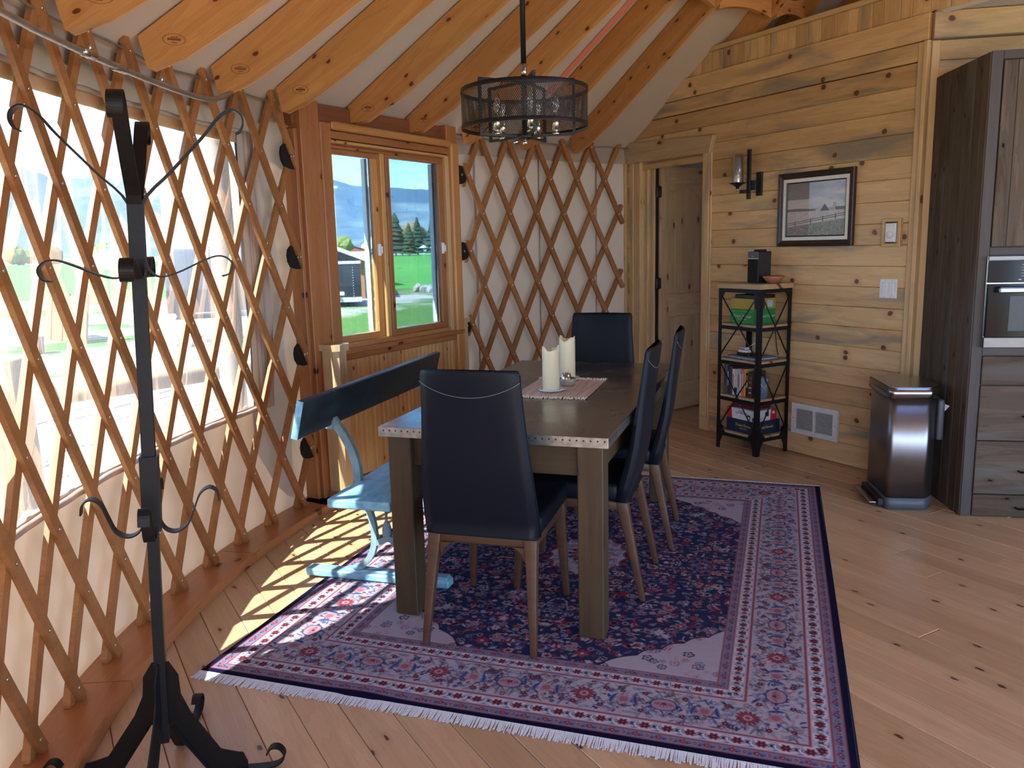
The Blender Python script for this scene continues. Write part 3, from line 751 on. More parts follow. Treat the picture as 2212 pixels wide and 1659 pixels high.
# top rail with arched lower edge
A = [(.105, 1.985), (.105, 1.74)] + [(.105+(DW-.21)*i/12, 1.74 + .09*math.sin(math.pi*i/12)) for i in range(1, 12)] + [(DW-.105, 1.74), (DW-.105, 1.985)]
for i in range(12):
    xa = .105+(DW-.21)*i/12; xb = .105+(DW-.21)*(i+1)/12; 
m = MB(); n0 = len(A)
rsx = []
for i in range(13):
    xx = .105+(DW-.21)*i/12; zz = 1.74 + .09*math.sin(math.pi*i/12); rsx.append([(xx, -.004, zz), (xx, -.0175, zz+.004), (xx, -.0175, 1.999), (xx, -.004, 1.999)])
m.rings(rsx, False); link('top_rail', m, 'pine_door', door)
nb = 5; bwid = (DW-.21)/nb
for i in range(nb):
    dp('panel_board', .105+bwid*i+.001, .105+bwid*(i+1)-.001, .985, 1.86, .0, -.0095); dp('panel_board', .105+bwid*i+.001, .105+bwid*(i+1)-.001, .235, .80, .0, -.0095)
for z in (1.80, 1.08, .25):
    h = link('hinge', bevel_mesh(MB().box(-.022, .022, -.022, -.0175, -.043, .043).mesh(), .004), 'black_metal', door, (-.012, -.002, z), (0, 0, R(-35)), fix=False)
    link('hinge_pin', MB().cyl((0, -.022, -.048), (0, -.022, .048), .006, 8), 'black_metal', h)
link('gap_shade', MB().box(-.022, -.003, .0, .016, .01, 2.0), 'black_matte', door)  # solid black strip stands for the shade in the hinge gap

# return wall over the tall cabinet, header beam, loft slab
KP = S0 + Matrix.Rotation(DROT, 3, 'Z') @ Vector((1.70, 0, 0)); KROT = R(7.7)
rw = bpy.data.objects.new('wall_kitchen', None); COL.objects.link(rw); rw.location = KP; rw.rotation_euler = (0, 0, KROT); struct(rw, 'pine boards and header beam above the tall cabinet')
wboard('corner_trim', rect(.004, .046, 0, 2.435), 'pine_trim', rw, y0=.02, y1=-.012, vert=True)
wboard('board', rect(.046, 2.4, 2.335, 2.435), 'fir' if False else 'pine', rw)
wboard('board', rect(.046, 2.4, 2.215, 2.333), 'pine', rw)
for k in range(18): wboard('board', rect(.046, 2.4, .008+.1225*k, .008+.1225*(k+1)-.001), 'pine', rw)
wboard('header_beam', rect(.0, 2.6, 2.437, 2.572), 'pine', rw, y0=.05, y1=-.045)
slab = link('loft_floor', MB().box(.35, 3.6, .02, 1.3, 2.578, 2.60), 'white_ceiling', pw_)
link('loft_floor', MB().box(1.72, 3.6, .0, .02, 2.56, 2.60), 'white_ceiling', pw_)

# ================================================================== TALL CABINET + OVEN
cab = thing('tall_cabinet', 'tall weathered barn-wood oven cabinet at the right edge of the room', 'cabinet', (.93, 4.483, 0), KROT)
def cb(name, a, b, y0, y1, z0, z1, mat, ch=.002, vert=False, parent=cab):
    if vert:
        o = link(name, MB().box(0, z1-z0, 0, b-a, 0, y1-y0, ch), mat, parent); Mx = Matrix(((0,1,0),(0,0,1),(1,0,0))).to_4x4(); Mx.translation = (a, y0, z0); o.matrix_local = Mx; return o
    return link(name, MB().box(0, b-a, 0, y1-y0, 0, z1-z0, ch), mat, parent, (a, y0, z0), fix=False)
link('body', MB().box(-.045, .72, .012, .60, .0, 2.240), 'barn_frame', cab)
rv = random.Random(5); y = .0
for wd in (.055, .085, .098, .090, .100, .088, .090):
    th_ = rv.uniform(.001, .005); o = cb('side_board', -.053-th_-.0925*y, -.044-.0925*y, y+.001, min(y+wd-.001, .612), .0, 2.243, 'barn_wood', .002, True); L0 = Matrix.Rotation(R(5.3), 4, 'Z') @ Matrix(((0,1,0),(0,0,1),(1,0,0))).to_4x4(); L0.translation = (-.053-th_-.0925*y, y+.001, 0); o.matrix_local = L0; y += wd
cb('stile', -.052, -.002, -.004, .012, 0, 2.245, 'barn_frame', .002, True); cb('stile', .60, .72, -.004, .012, 0, 2.245, 'barn_frame', .002, True)
for z0, z1 in ((2.205, 2.245), (1.306, 1.345), (.823, .861)): cb('rail', -.002, .60, -.004, .012, z0, z1, 'barn_frame')
dr = cb('upper_door', .002, .596, .0, .012, 1.349, 2.201, 'barn_wood', .001)
x = .003
for wd in (.062, .098, .088, .11, .095, .135): cb('door_board', x, x+wd-.001, -.006 - rv.uniform(0, .003), .002, 1.350, 2.200, 'barn_wood', .002, True); x += wd
for i, (z0, z1) in enumerate(((.677, .818), (.398, .672), (.122, .392), (.004, .116))):
    d_ = cb('drawer', .0, .598, -.010, .012, z0, z1, 'barn_wood', .003)
    if z1-z0 > .2:
        link('board', MB().box(0, .598, -.003, .0, 0, (z1-z0)/2-.001, .0015), 'barn_wood', d_, fix=False)
    if i in (1, 2, 3): link('drawer_pull', MB().tube([(.20, -.002, (z1-z0)*.45), (.20, -.028, (z1-z0)*.45), (.40, -.028, (z1-z0)*.45), (.40, -.002, (z1-z0)*.45)], .005, 8), 'black_metal', d_)
ov = thing('wall_oven', 'built-in black glass oven with a steel bar handle in the barn-wood cabinet', 'oven', (.93, 4.483, 0), KROT)
def ob(name, a, b, y0, y1, z0, z1, mat, ch=.002, parent=ov): return link(name, MB().box(a, b, y0, y1, z0, z1, ch), mat, parent, fix=False)
ob('frame', -.012, .598, -.016, -.005, .862, 1.305, 'lid_steel'); ob('top_strip', -.011, .597, -.030, -.016, 1.284, 1.304, 'oven_steel')
ob('control_panel', -.008, .594, -.028, -.016, 1.178, 1.283, 'gloss_black'); ob('door_glass', -.008, .594, -.036, -.016, .916, 1.172, 'gloss_black')
ob('viewing_window', .09, .50, -.0375, -.034, .945, 1.115, 'black_plastic', .001); ob('bottom_strip', -.011, .597, -.034, -.016, .864, .914, 'oven_steel')
h = ob('handle', .028, .56, -.078, -.058, 1.130, 1.158, 'white_metal' if False else 'brush_steel', .006)
for a in (.028, .545): link('handle_mount', MB().box(a, a+.018, -.062, -.034, 1.135, 1.155, .002), 'black_plastic', h, fix=False)
for i in range(5): link('control_marking', MB().box(.135, .165+.02*(i % 2), -.0288, -.0280, 1.262-i*.0135, 1.2635-i*.0135), 'c_silver', ov, fix=False)
for a in (.125, .168): link('control_marking', MB().box(a, a+.012, -.0288, -.0280, 1.190, 1.194), 'c_silver', ov, fix=False)
# ================================================================== RUG
def rug_image(W=1050, H=1366):
    rg = np.random.RandomState(4)
    hw, hh = W//2, H//2
    navy = np.array(g2((13, 13, 40))); cream = np.array(g2((158, 148, 158))); rose = np.array(g2((128, 64, 74))); red = np.array(g2((128, 40, 50)))
    sky = np.array(g2((88, 98, 138))); slate = np.array(g2((44, 52, 88))); pink = np.array(g2((160, 116, 126))); grey = np.array(g2((122, 114, 130))); ol = np.array(g2((92, 88, 84))); dk = np.array(g2((40, 26, 44)))
    Q = np.zeros((hh, hw, 3))
    yy, xx = np.mgrid[0:hh, 0:hw].astype(float)
    def blob(img, cx, cy, r, fn, col):
        x0, x1 = int(max(0, cx-r)), int(min(img.shape[1], cx+r+1)); y0, y1 = int(max(0, cy-r)), int(min(img.shape[0], cy+r+1))
        if x1 <= x0 or y1 <= y0: return
        Y, X = np.mgrid[y0:y1, x0:x1].astype(float); X -= cx; Y -= cy
        m_ = fn(X, Y); s_ = img[y0:y1, x0:x1]; s_[m_] = col
    def flower(img, cx, cy, r, petals, c1, c2, c3, rot=0, edge=None):
        def f(rad, amp):
            def g_(X, Y):
                a = np.arctan2(Y, X)+rot; d = np.hypot(X, Y); return d < rad*(1-amp+amp*np.abs(np.cos(a*petals/2)))
            return g_
        if edge is not None: blob(img, cx, cy, r*1.18, f(r*1.16, .42), edge)
        blob(img, cx, cy, r, f(r, .42), c1); blob(img, cx, cy, r, f(r*.66, .5), c2); blob(img, cx, cy, r, lambda X, Y: np.hypot(X, Y) < r*.24, c3)
    def leaf(img, cx, cy, l, wd, a, c1, c2=None):
        ca_, sa_ = math.cos(a), math.sin(a)
        def g_(X, Y, k=1.): 
            u = X*ca_+Y*sa_; v = -X*sa_+Y*ca_ + .18*u*u/l; return (np.abs(v) < wd*k*(1-(u/l)**2)) & (np.abs(u) < l)
        blob(img, cx, cy, l+2, g_, c1)
        if c2 is not None: blob(img, cx, cy, l+2, lambda X, Y: g_(X, Y, .4), c2)
    def vine(img, pts, wd, col):
        pts = np.array(pts)
        for i in range(len(pts)-1):
            d = pts[i+1]-pts[i]; n = max(1, int(np.hypot(*d)))
            for k in range(n):
                p = pts[i]+d*k/n; x0, y0 = int(p[0]), int(p[1]); img[max(0, y0):y0+wd, max(0, x0):x0+wd] = col
    # ---- field (quarter; origin = rug centre at (0,0))
    B = 201   # border depth px
    fw, fh = hw-B, hh-B
    Q[:] = navy
    for i in range(60):
        x, y = rg.uniform(0, fw), rg.uniform(0, fh); a = rg.uniform(0, 6.3); P = [(x, y)]; k = rg.uniform(.02, .06)*rg.choice((-1, 1))
        for j in range(26): a += k; x += 6*math.cos(a); y += 6*math.sin(a); P.append((x, y))
        vine(Q, P, 1, slate*.7 if rg.rand() < .6 else ol*.55)
        for j in range(2, 26, 4): leaf(Q, P[j][0], P[j][1], rg.uniform(7, 12), 3.2, rg.uniform(0, 6.3), [grey, pink, cream, cream, rose, grey*.7][rg.randint(6)], [navy, red, slate][rg.randint(3)])
    gx = 19
    for iy in range(0, fh+gx, gx):
        for ix in range(0, fw+gx, gx):
            x = ix + rg.uniform(-7, 7) + (gx/2 if (iy//gx) % 2 else 0); y = iy + rg.uniform(-6, 6); r = rg.choice([4, 5.5, 7, 10, 14], p=[.26, .26, .24, .16, .08])
            c1 = [cream, pink, cream, grey, red, rose][rg.randint(6)]; c2 = [rose, slate, red, navy, cream][rg.randint(5)]
            if rg.rand() < .10: continue
            flower(Q, x, y, r, rg.choice([5, 6, 8, 11]), c1, c2, [red, cream, navy][rg.randint(3)], rg.uniform(0, 3), dk if rg.rand() < .3 else None)
    for i in range(900):
        leaf(Q, rg.uniform(0, fw), rg.uniform(0, fh), rg.uniform(5, 11), rg.uniform(1.3, 2.6), rg.uniform(0, 6.3), [grey, pink, cream, cream*.8, red, slate, sky][rg.randint(7)], [navy, None][rg.randint(2)])
    # centre medallion
    a = np.arctan2(yy/1.35, xx); d = np.hypot(xx, yy/1.35)
    Q[(d < 92*(1-.10*np.abs(np.sin(a*8))))] = rose*.9; Q[(d < 86*(1-.10*np.abs(np.sin(a*8))))] = cream
    for i in range(40):
        t_ = rg.uniform(0, math.pi/2); q = rg.uniform(10, 78); flower(Q, q*math.cos(t_), q*1.35*math.sin(t_), rg.uniform(5, 9), 6, [rose, pink, slate, sky][rg.randint(4)], cream, red)
    flower(Q, 0, 0, 40, 12, rose, cream, navy, 0, dk)
    # spandrels (cream corners with scalloped edge)
    u = fw-xx; v = fh-yy; sp = (u/ (fw*.60))**1.0 + (v/(fh*.36))**1.0
    sc2 = 1 + .06*np.abs(np.sin(np.arctan2(v, u)*9))
    msk = (sp < sc2) & (u > 0) & (v > 0); edge = (sp < sc2+.025) & ~msk & (u > 0) & (v > 0)
    Q[edge] = dk; Q[msk] = cream*.92 + pink*.08
    tmp = Q.copy()
    for i in range(230):
        x, y = rg.uniform(0, fw), rg.uniform(0, fh)
        if not msk[min(hh-1, int(y)), min(hw-1, int(x))]: continue
        if rg.rand() < .5: leaf(tmp, x, y, rg.uniform(8, 15), 3, rg.uniform(0, 6.3), [pink, sky, slate, grey][rg.randint(4)], cream)
        else: flower(tmp, x, y, rg.uniform(5, 11), rg.choice([5, 8]), [pink, rose, sky, slate][rg.randint(4)], cream, red)
    Q[msk] = tmp[msk]
    # ---- border bands, drawn in band coordinates and laid on both sides with mitred corner
    def band(d0, d1, base, painter, length):
        wdt = d1-d0; S = np.zeros((wdt, length, 3)); S[:] = base; painter(S, wdt, length); return S
    L = max(hw, hh)+4
    def small(S, wd, ln):
        per = 17
        for k in range(0, ln//per+2):
            x = k*per
            flower(S, x, wd/2, wd*.34, 5, red if k % 2 else pink, red if k % 2 else dk, cream)
            leaf(S, x+per/2, wd/2-1, per*.30, wd*.16, .5, slate, None); leaf(S, x+per/2, wd/2+1, per*.30, wd*.14, -.5, sky, None)
    def mid(S, wd, ln):
        per = 33
        for k in range(0, ln//per+2):
            x = k*per
            blob(S, x, wd/2, wd*.6, lambda X, Y: (X/ (wd*.60))**2 + (Y/(wd*.42))**2 < 1, np.array(g2((182, 174, 182))))
            flower(S, x, wd/2, wd*.34, 6, red, dk, rose); leaf(S, x+per*.30, wd/2, wd*.30, 2.6, 1.1, ol*.6, cream); leaf(S, x-per*.30, wd/2, wd*.30, 2.6, 2.0, ol*.6, cream)
            flower(S, x+per/2, wd/2, wd*.2, 5, slate, dk, pink); leaf(S, x+per/2+5, wd/2-wd*.3, 8, 1.8, .3, sky)
    def main_(S, wd, ln):
        per = 250
        for k in range(0, 60+int(ln*1.1)):
            x, y = rg.uniform(0, ln), rg.uniform(4, wd-4)
            if rg.rand() < .75: leaf(S, x, y, rg.uniform(6, 13), rg.uniform(1.2, 2.6), rg.uniform(0, 6.3), [slate, sky*.8, grey*.7, ol, pink*.9, grey*.7][rg.randint(6)], [cream, None][rg.randint(2)])
            else: flower(S, x, y, rg.uniform(3, 7), 5, [red*.8, slate, ol, grey*.6, sky*.8][rg.randint(5)], [dk, slate, cream][rg.randint(3)], pink)
        P = [(x, wd/2 + wd*.33*math.sin(x*2*math.pi/125)) for x in range(0, ln, 1)]; vine(S, P, 1, slate)
        P = [(x, wd/2 - wd*.33*math.sin(x*2*math.pi/125)) for x in range(0, ln, 1)]; vine(S, P, 1, ol)
        for k in range(0, ln//per+2):
            x = k*per
            blob(S, x, wd*.5, 34, lambda X, Y: ((X/21.5)**2+(Y/17)**2 < 1) | ((np.abs(X) < 29*(1-np.abs(Y)/14)) & (np.abs(Y) < 8)), slate)
            blob(S, x, wd*.5, 30, lambda X, Y: (X/19)**2+(Y/15)**2 < 1, pink*.55+cream*.3)
            for q in range(-3, 4): leaf(S, x+q*4, wd*.5-1+abs(q)*1.0, 7, .9, 1.57+q*.25, red*.8)
            flower(S, x, wd*.5+3, 4, 6, red, dk, pink)
            for sg in (62, 188):
                flower(S, x+sg, wd*.5, 13, 10, pink, rose*.7+pink*.3, cream); flower(S, x+sg, wd*.5, 5, 6, rose, pink, red)
                leaf(S, x+sg-18, wd*.5, 15, 4.5, 1.35, sky, slate); leaf(S, x+sg+18, wd*.5, 15, 4.5, 1.8, sky, slate)
            flower(S, x+125, wd*.5, 19, 14, red*.8+dk*.2, rose, dk); flower(S, x+125, wd*.5, 8, 8, cream, rose, red)
            for sg in (31, 94, 156, 219):
                for yy3 in (.22, .78): flower(S, x+sg, wd*yy3, 6, 5, red*.8, dk, pink)
    bands = []; d = 0
    for wd, base, ptr in ((13, navy, None), (2, rose, None), (16, grey*.85, small), (3, rose, None), (27, cream, mid), (4, rose, None), (88, cream*.98, main_), (4, rose, None), (25, cream, mid), (2, rose, None), (15, grey*.85, small), (2, rose, None)):
        bands.append((d, d+wd, base, ptr)); d += wd
    dx = hw-1-xx; dy = hh-1-yy; dm = np.minimum(dx, dy)
    for d0, d1, base, ptr in bands:
        m_ = (dm >= d0) & (dm < d1)
        if ptr is None: Q[m_] = base; continue
        S = band(d0, d1, base, ptr, L)
        side = dx <= dy
        along = np.where(side, yy, xx).astype(int); dep = (dm-d0).astype(int)
        Q[m_] = S[np.clip(dep, 0, d1-d0-1)[m_], np.clip(along, 0, L-1)[m_]]
    top = np.concatenate([Q[:, ::-1], Q], 1); full = np.concatenate([top[::-1], top], 0)
    nz = rg.normal(0, .05, full.shape[:2])[..., None] + rg.normal(0, .03, (full.shape[0], 1, 1)); full = np.clip(full*(1+nz), 0, 1)
    full = .5*full + .125*(np.roll(full, 1, 0)+np.roll(full, -1, 0)+np.roll(full, 1, 1)+np.roll(full, -1, 1))
    return full
def make_image(name, arr):
    h, w_ = arr.shape[:2]; s = np.where(arr <= .0031308, arr*12.92, 1.055*np.power(np.maximum(arr, 1e-6), 1/2.4)-.055)
    im = bpy.data.images.new(name, w_, h, alpha=False); px = np.ones((h, w_, 4), np.float32); px[..., :3] = s; im.pixels.foreach_set(px.ravel()); im.update(); im.pack(); return im
def image_mat(name, im, rough=.9, spec=.2, bumpn=0):
    t = NT(name, rough, (1, 1, 1), 0, spec); it = t.n.new('ShaderNodeTexImage'); it.image = im; it.interpolation = 'Cubic'; it.extension = 'EXTEND'
    uv = t.node('UVMap').outputs[0]; t.l.new(uv, it.inputs[0]); t.base(it.outputs[0])
    if bumpn: t.bump(t.noise(t.obj((1, 1, 1), False), bumpn, 3), .5, .002)
    return t.m
image_mat('rug_pile', make_image('rug_weave', rug_image()), .95, .08, 900)
RW, RLn = 2.0946, 2.7202
def grid_uv(name, x0, x1, y0, y1, nx, ny, zf, mat, parent, loc=(0,0,0)):
    m = MB()
    for j in range(ny+1):
        for i in range(nx+1): x = x0+(x1-x0)*i/nx; y = y0+(y1-y0)*j/ny; m.v.append((x, y, zf(x, y)))
    for j in range(ny):
        for i in range(nx): a = j*(nx+1)+i; m.f.append((a, a+1, a+nx+2, a+nx+1)); m.sm.append(True)
    me = m.mesh(name); uv = me.uv_layers.new(name='UVMap'); co = np.array([((v.co.x-x0)/(x1-x0), (v.co.y-y0)/(y1-y0)) for v in me.vertices]); li = np.zeros(len(me.loops), np.int32); me.loops.foreach_get('vertex_index', li)
    uv.data.foreach_set('uv', co[li].ravel().astype(np.float32)); return link(name, me, mat, parent, loc, fix=False)
rug = thing('area_rug', 'large navy and cream floral Persian-style rug under the dining table', 'rug', (-1.862, 1.8395+.255, 0), R(.166))
RY = 0; 
rug.location = (-1.862, 2.0946, 0)
def ruz(x, y): 
    e = min(x, RW-x, y, RLn-y); base = .0075 + .0012*math.sin(x*5+y*3)
    base += .006*math.exp(-((y-.02)**2)/.004)*math.exp(-((x-.62)**2)/.01)
    return base if e > .012 else base*.55
grid_uv('pile', 0, RW, 0, 1.8395+.0, 110, 130, lambda x, y: 0, None, None) if False else None
pile = grid_uv('pile', 0, RW, 0, 1.8395 if False else RLn, 120, 150, ruz, 'rug_pile', rug)
link('rug_backing', MB().box(.003, RW-.003, .003, RLn-.003, .0006, .0045), 'c_navy', rug)
fr = MB(); rr_ = random.Random(9)
for yb, sg in ((0, -1), (RLn, 1)):
    x = .004
    while x < RW-.004:
        l = rr_.uniform(.034, .048) if sg < 0 else rr_.uniform(.022, .03); w_ = rr_.uniform(.0028, .0045); sk = rr_.uniform(-.006, .006)
        fr.tube([(x, yb-sg*.004, .006), (x+sk*.5, yb+sg*l*.5, .0035), (x+sk, yb+sg*l, .0022)], 0, flat=(.002, w_), up=(0, 0, 1)); x += w_+rr_.uniform(-.0006, .0007)
stuff(link('fringe', fr, 'rug_fringe', rug, fix=False))

# ================================================================== DINING TABLE
TX0, TY0, TWd, TLn = -1.4231, 2.6462, .8702, 1.7552
table = thing('dining_table', 'dining table with riveted zinc top and thick rustic wooden legs', 'table', (TX0+TWd/2, TY0+TLn/2, 0))
hx, hy = TWd/2, TLn/2
link('tabletop', MB().box(-hx, hx, -hy, hy, .7585, .760, .0007), 'zinc', table, fix=False)
link('top_core', MB().box(-hx+.003, hx-.003, -hy+.003, hy-.003, .726, .7588), 'table_wood', table)
for a, b, c_, d_ in ((-hx, hx, -hy-.0005, -hy+.002), (-hx, hx, hy-.002, hy+.0005), (-hx-.0005, -hx+.002, -hy, hy), (hx-.002, hx+.0005, -hy, hy)):
    link('edge_band', MB().box(a, b, c_, d_, .7225, .7592, .0006), 'zinc_edge', table, fix=False)
dm = MB()
k = 0; x = -hx+.022
while x < hx-.01:
    for yy_, s in ((-hy-.0008, -1), (hy+.0008, 1)): dm.rings([[(x+q*math.cos(i*math.pi/4), yy_+s*h, .7465+q*math.sin(i*math.pi/4)) for i in range(8)] for q, h in ((.0034, 0), (.0026, .0006), (.001, .0002))], True)
    x += .0246
y = -hy+.02
while y < hy-.01:
    for xx_, s in ((-hx-.0008, -1), (hx+.0008, 1)): dm.rings([[(xx_+s*h, y+q*math.cos(i*math.pi/4), .7465+q*math.sin(i*math.pi/4)) for i in range(8)] for q, h in ((.0034, 0), (.0026, .0006), (.001, .0002))], True)
    y += .0246
stuff(link('edge_nails', dm, 'c_black', table, fix=False))
IN, LW = .0239, .0925
for sx_ in (-1, 1):
    for sy_ in (-1, 1):
        x0 = sx_*(hx-IN-LW/2); y0 = sy_*(hy-IN-LW/2)
        o = link('leg', MB().box(0, .7155, -LW/2, LW/2, -LW/2, LW/2, .004), 'table_wood', table); Mx = Matrix(((0, 1, 0), (0, 0, 1), (1, 0, 0))).to_4x4(); Mx.translation = (x0, y0, .0095); o.matrix_local = Mx
        if sx_ == 1 and sy_ == -1:
            ks = MB(); rk = random.Random(2)
            for q in range(15):
                zz = rk.uniform(.03, .66); xq = rk.choice((-.045, .040, .041, -.02, .02))+rk.uniform(-.004, .004); ks.box(zz, zz+rk.uniform(.004, .022), xq, xq+.0014, -LW/2-.0004, -LW/2+.0002) if False else ks.box(zz, zz+rk.uniform(.004, .022), xq, xq+.0015, -LW/2-.0004, -LW/2)
for sy_ in (-1, 1):
    link('apron', MB().box(-hx+IN+LW, hx-IN-LW, -.012, .012, .605, .7225, .002), 'table_wood', table, (0, sy_*(hy-.065), 0), fix=False)
for sx_ in (-1, 1):
    link('apron', MB().box(-hy+IN+LW, hy-IN-LW, -.012, .012, .605, .7225, .002), 'table_wood', table, (sx_*(hx-.062), 0, 0), (0, 0, R(90)), fix=False)

# ================================================================== CHAIRS
def chair(label, loc, rz, stitch=True):
    c = thing('dining_chair', label, 'chair', (loc[0], loc[1], .0095), rz, 'black upholstered dining chairs')
    # back panel: levels (z, outer y, thickness, half width)
    LV = [(.398, .060, .045, .203), (.402, .068, .052, .208), (.46, .052, .052, .2065), (.54, .032, .050, .2035), (.62, .015, .045, .199), (.70, .004, .038, .193), (.78, -.006, .031, .186), (.86, -.018, .026, .180), (.93, -.028, .023, .176), (.985, -.036, .020, .174), (.997, -.036, .016, .172), (1.001, -.034, .009, .168)]
    NX = 12; m = MB(); rs = []
    for z, yo, t_, hwid in LV:
        cv = max(0, (z-.55))*.055
        outer = []; inner = []
        for i in range(NX+1):
            f = -1+2*i/NX; x = f*hwid; cy_ = cv*f*f
            e = .006 if abs(f) == 1 else 0
            outer.append((x, yo+cy_+e, z)); inner.append((x, yo+t_+cy_-e, z))
        rs.append(outer + inner[::-1])
    m.rings(rs, True); back = link('backrest', m, 'leather', c)
    if stitch:
        pts = []
        for i in range(25):
            f = -1+2*i/24; z = .962-.052*(1-f*f)**.9
            hwid = .177; cv = (z-.55)*.055; pts.append((f*hwid, -.0335+(.962-z)*.16+cv*f*f-.0012, z))
        link('stitching', MB().tube(pts, .0009, 5), 'thread', back)
    for s in (-1, 1): link('piping', MB().tube([(s*(h+.001), yo+t_*.5+max(0, (z-.55))*.055, z) for z, yo, t_, h in LV[1:-2]], .0022, 6), 'leather', back)
    seat = bevel_mesh(MB().box(-.210, .210, .10, .530, .400, .472).mesh(), .018, 3)
    link('seat', seat, 'leather', c, fix=False)
    fr_ = link('seat_frame', bevel_mesh(MB().box(-.198, .198, .075, .52, .362, .402).mesh(), .008, 2), 'walnut', c, fix=False)
    for s in (-1, 1):
        for rear in (True, False):
            top = Vector((s*.178, .088 if rear else .500, .399)); foot = Vector((s*.200, .004 if rear else .525, 0)); rs = []
            for f, hw_, hd in ((0, .024, .022), (.10, .022, .021), (.22, .0195, .019), (.6, .0155, .0155), (1, .0115, .0115)):
                p = top + (foot-top)*f
                rs.append([p+Vector((a*hw_, b*hd, 0)) for a, b in ((-1,-1),(1,-1),(1,1),(-1,1))])
            me = MB().rings(rs, False).mesh(); bevel_mesh(me, .004, 2); link('leg', me, 'walnut', c, fix=False)
            # curved knee block joining leg and frame
            kp = []
            for i in range(7): a = i/6*math.pi/2; kp.append((.045-.045*math.sin(a), -.045+.045*math.cos(a)))
            P = [(0, 0)] + [(p[0], p[1]-.0) for p in kp]
            base = Vector((s*(.178-.020), (.088 if rear else .500), .364))
            link('knee_block', MB().prism([(0, 0), (.05, 0), (.030, -.008), (.014, -.022), (.004, -.048), (0, -.056)], lambda a, b, t: (base.x - s*a, base.y+t, base.z+b), -.016, .016), 'walnut', c)
    return c
chair('black leather dining chair nearest the camera, its back towards us', (-.984, 2.478), R(2.0))
chair('black leather side chair on the right, nearer the camera', (-.498, 3.235), R(91))
chair('black leather side chair on the right, farther along the table', (-.470, 3.822), R(93.5))
chair('black leather dining chair at the far head of the table', (-1.006, 4.66), R(180))

# ================================================================== BENCH
bench = thing('bench', 'distressed blue-painted bench with scrolled iron supports left of the table', 'bench', (-1.548, 2.68, 0), R(2.2))
def local(o, name, m, mat, **k): return link(name, m, mat, o, **k)
seatm = bevel_mesh(MB().box(0, 1.46, -.135, .135, .412, .450).mesh(), .008, 3)
o = link('seat', seatm, 'bench_paint', bench, fix=False); o.rotation_euler = (0, 0, R(90))
bk = bevel_mesh(MB().box(0, 1.46, -.014, .014, -.078, .078).mesh(), .003, 2)
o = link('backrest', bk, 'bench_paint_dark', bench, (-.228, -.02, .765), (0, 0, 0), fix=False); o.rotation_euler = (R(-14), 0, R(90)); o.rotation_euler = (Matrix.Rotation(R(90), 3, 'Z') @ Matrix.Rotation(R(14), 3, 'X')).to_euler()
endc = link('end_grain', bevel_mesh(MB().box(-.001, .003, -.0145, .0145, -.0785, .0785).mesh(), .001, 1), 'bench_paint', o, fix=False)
for yy_ in (.27, 1.24):
    s_ = bpy.data.objects.new('iron_support', None)
    base = link('iron_support', MB().box(-.40, .27, -.032, .032, .0, .034, .006), 'bench_paint', bench, (0, yy_, .0092), fix=False)
    base.data.transform(Matrix.Translation((0, 0, .0)))
    link('foot_rail', MB().box(-.21, .26, -.024, .024, .030, .046, .004), 'bench_paint', base, fix=False)
    for xf in (-.15, .07): link('foot_boss', MB().lathe([(.0, .046), (.030, .046), (.028, .058), (.015, .063), (.0, .064)], (xf, 0, 0), 12), 'bench_paint', base)
    def strap(pts, w_=.022, t_=.026, name='scroll'): link(name, MB().tube(pts, 0, flat=(w_, t_), up=(0, 1, 0)) if False else MB().tube(pts, 0, flat=(w_, t_), up=(0, 1, 0)), 'cast_iron_green', base)
    L1 = bez((-.15, 0, .40), (-.07, 0, .33), (-.06, 0, .20), (-.075, 0, .15), 8) + bez((-.075, 0, .15), (-.085, 0, .10), (-.12, 0, .07), (-.15, 0, .045), 5)[1:]
    R1 = bez((.13, 0, .40), (.06, 0, .33), (.05, 0, .22), (.055, 0, .15), 8) + bez((.055, 0, .15), (.065, 0, .10), (.10, 0, .07), (.13, 0, .045), 5)[1:]
    strap(L1); strap(R1)
    strap([(-.075, 0, .165), (-.04, 0, .175), (-.01, 0, .19), (.02, 0, .185), (.055, 0, .165)], .020, .026, 'cross_arch')
    strap(bez((-.09, 0, .395), (-.07, 0, .31), (.0, 0, .32), (.02, 0, .34), 8) + bez((.02, 0, .34), (.05, 0, .37), (.09, 0, .36), (.12, 0, .385), 5)[1:], .020, .024, 'scroll')
    link('tassel', MB().lathe([(.006, .325), (.006, .27), (.014, .255), (.020, .235), (.020, .20), (.010, .188)], (-.012, 0, 0), 10), 'cast_iron_green', base)
    arm = bez((-.14, 0, .395), (-.115, 0, .50), (-.15, 0, .60), (-.235, 0, .70), 10)
    strap(arm, .026, .034, 'back_arm'); link('arm_plate', MB().box(-.262, -.228, -.02, .02, .66, .80, .003), 'cast_iron_green', base, fix=False)

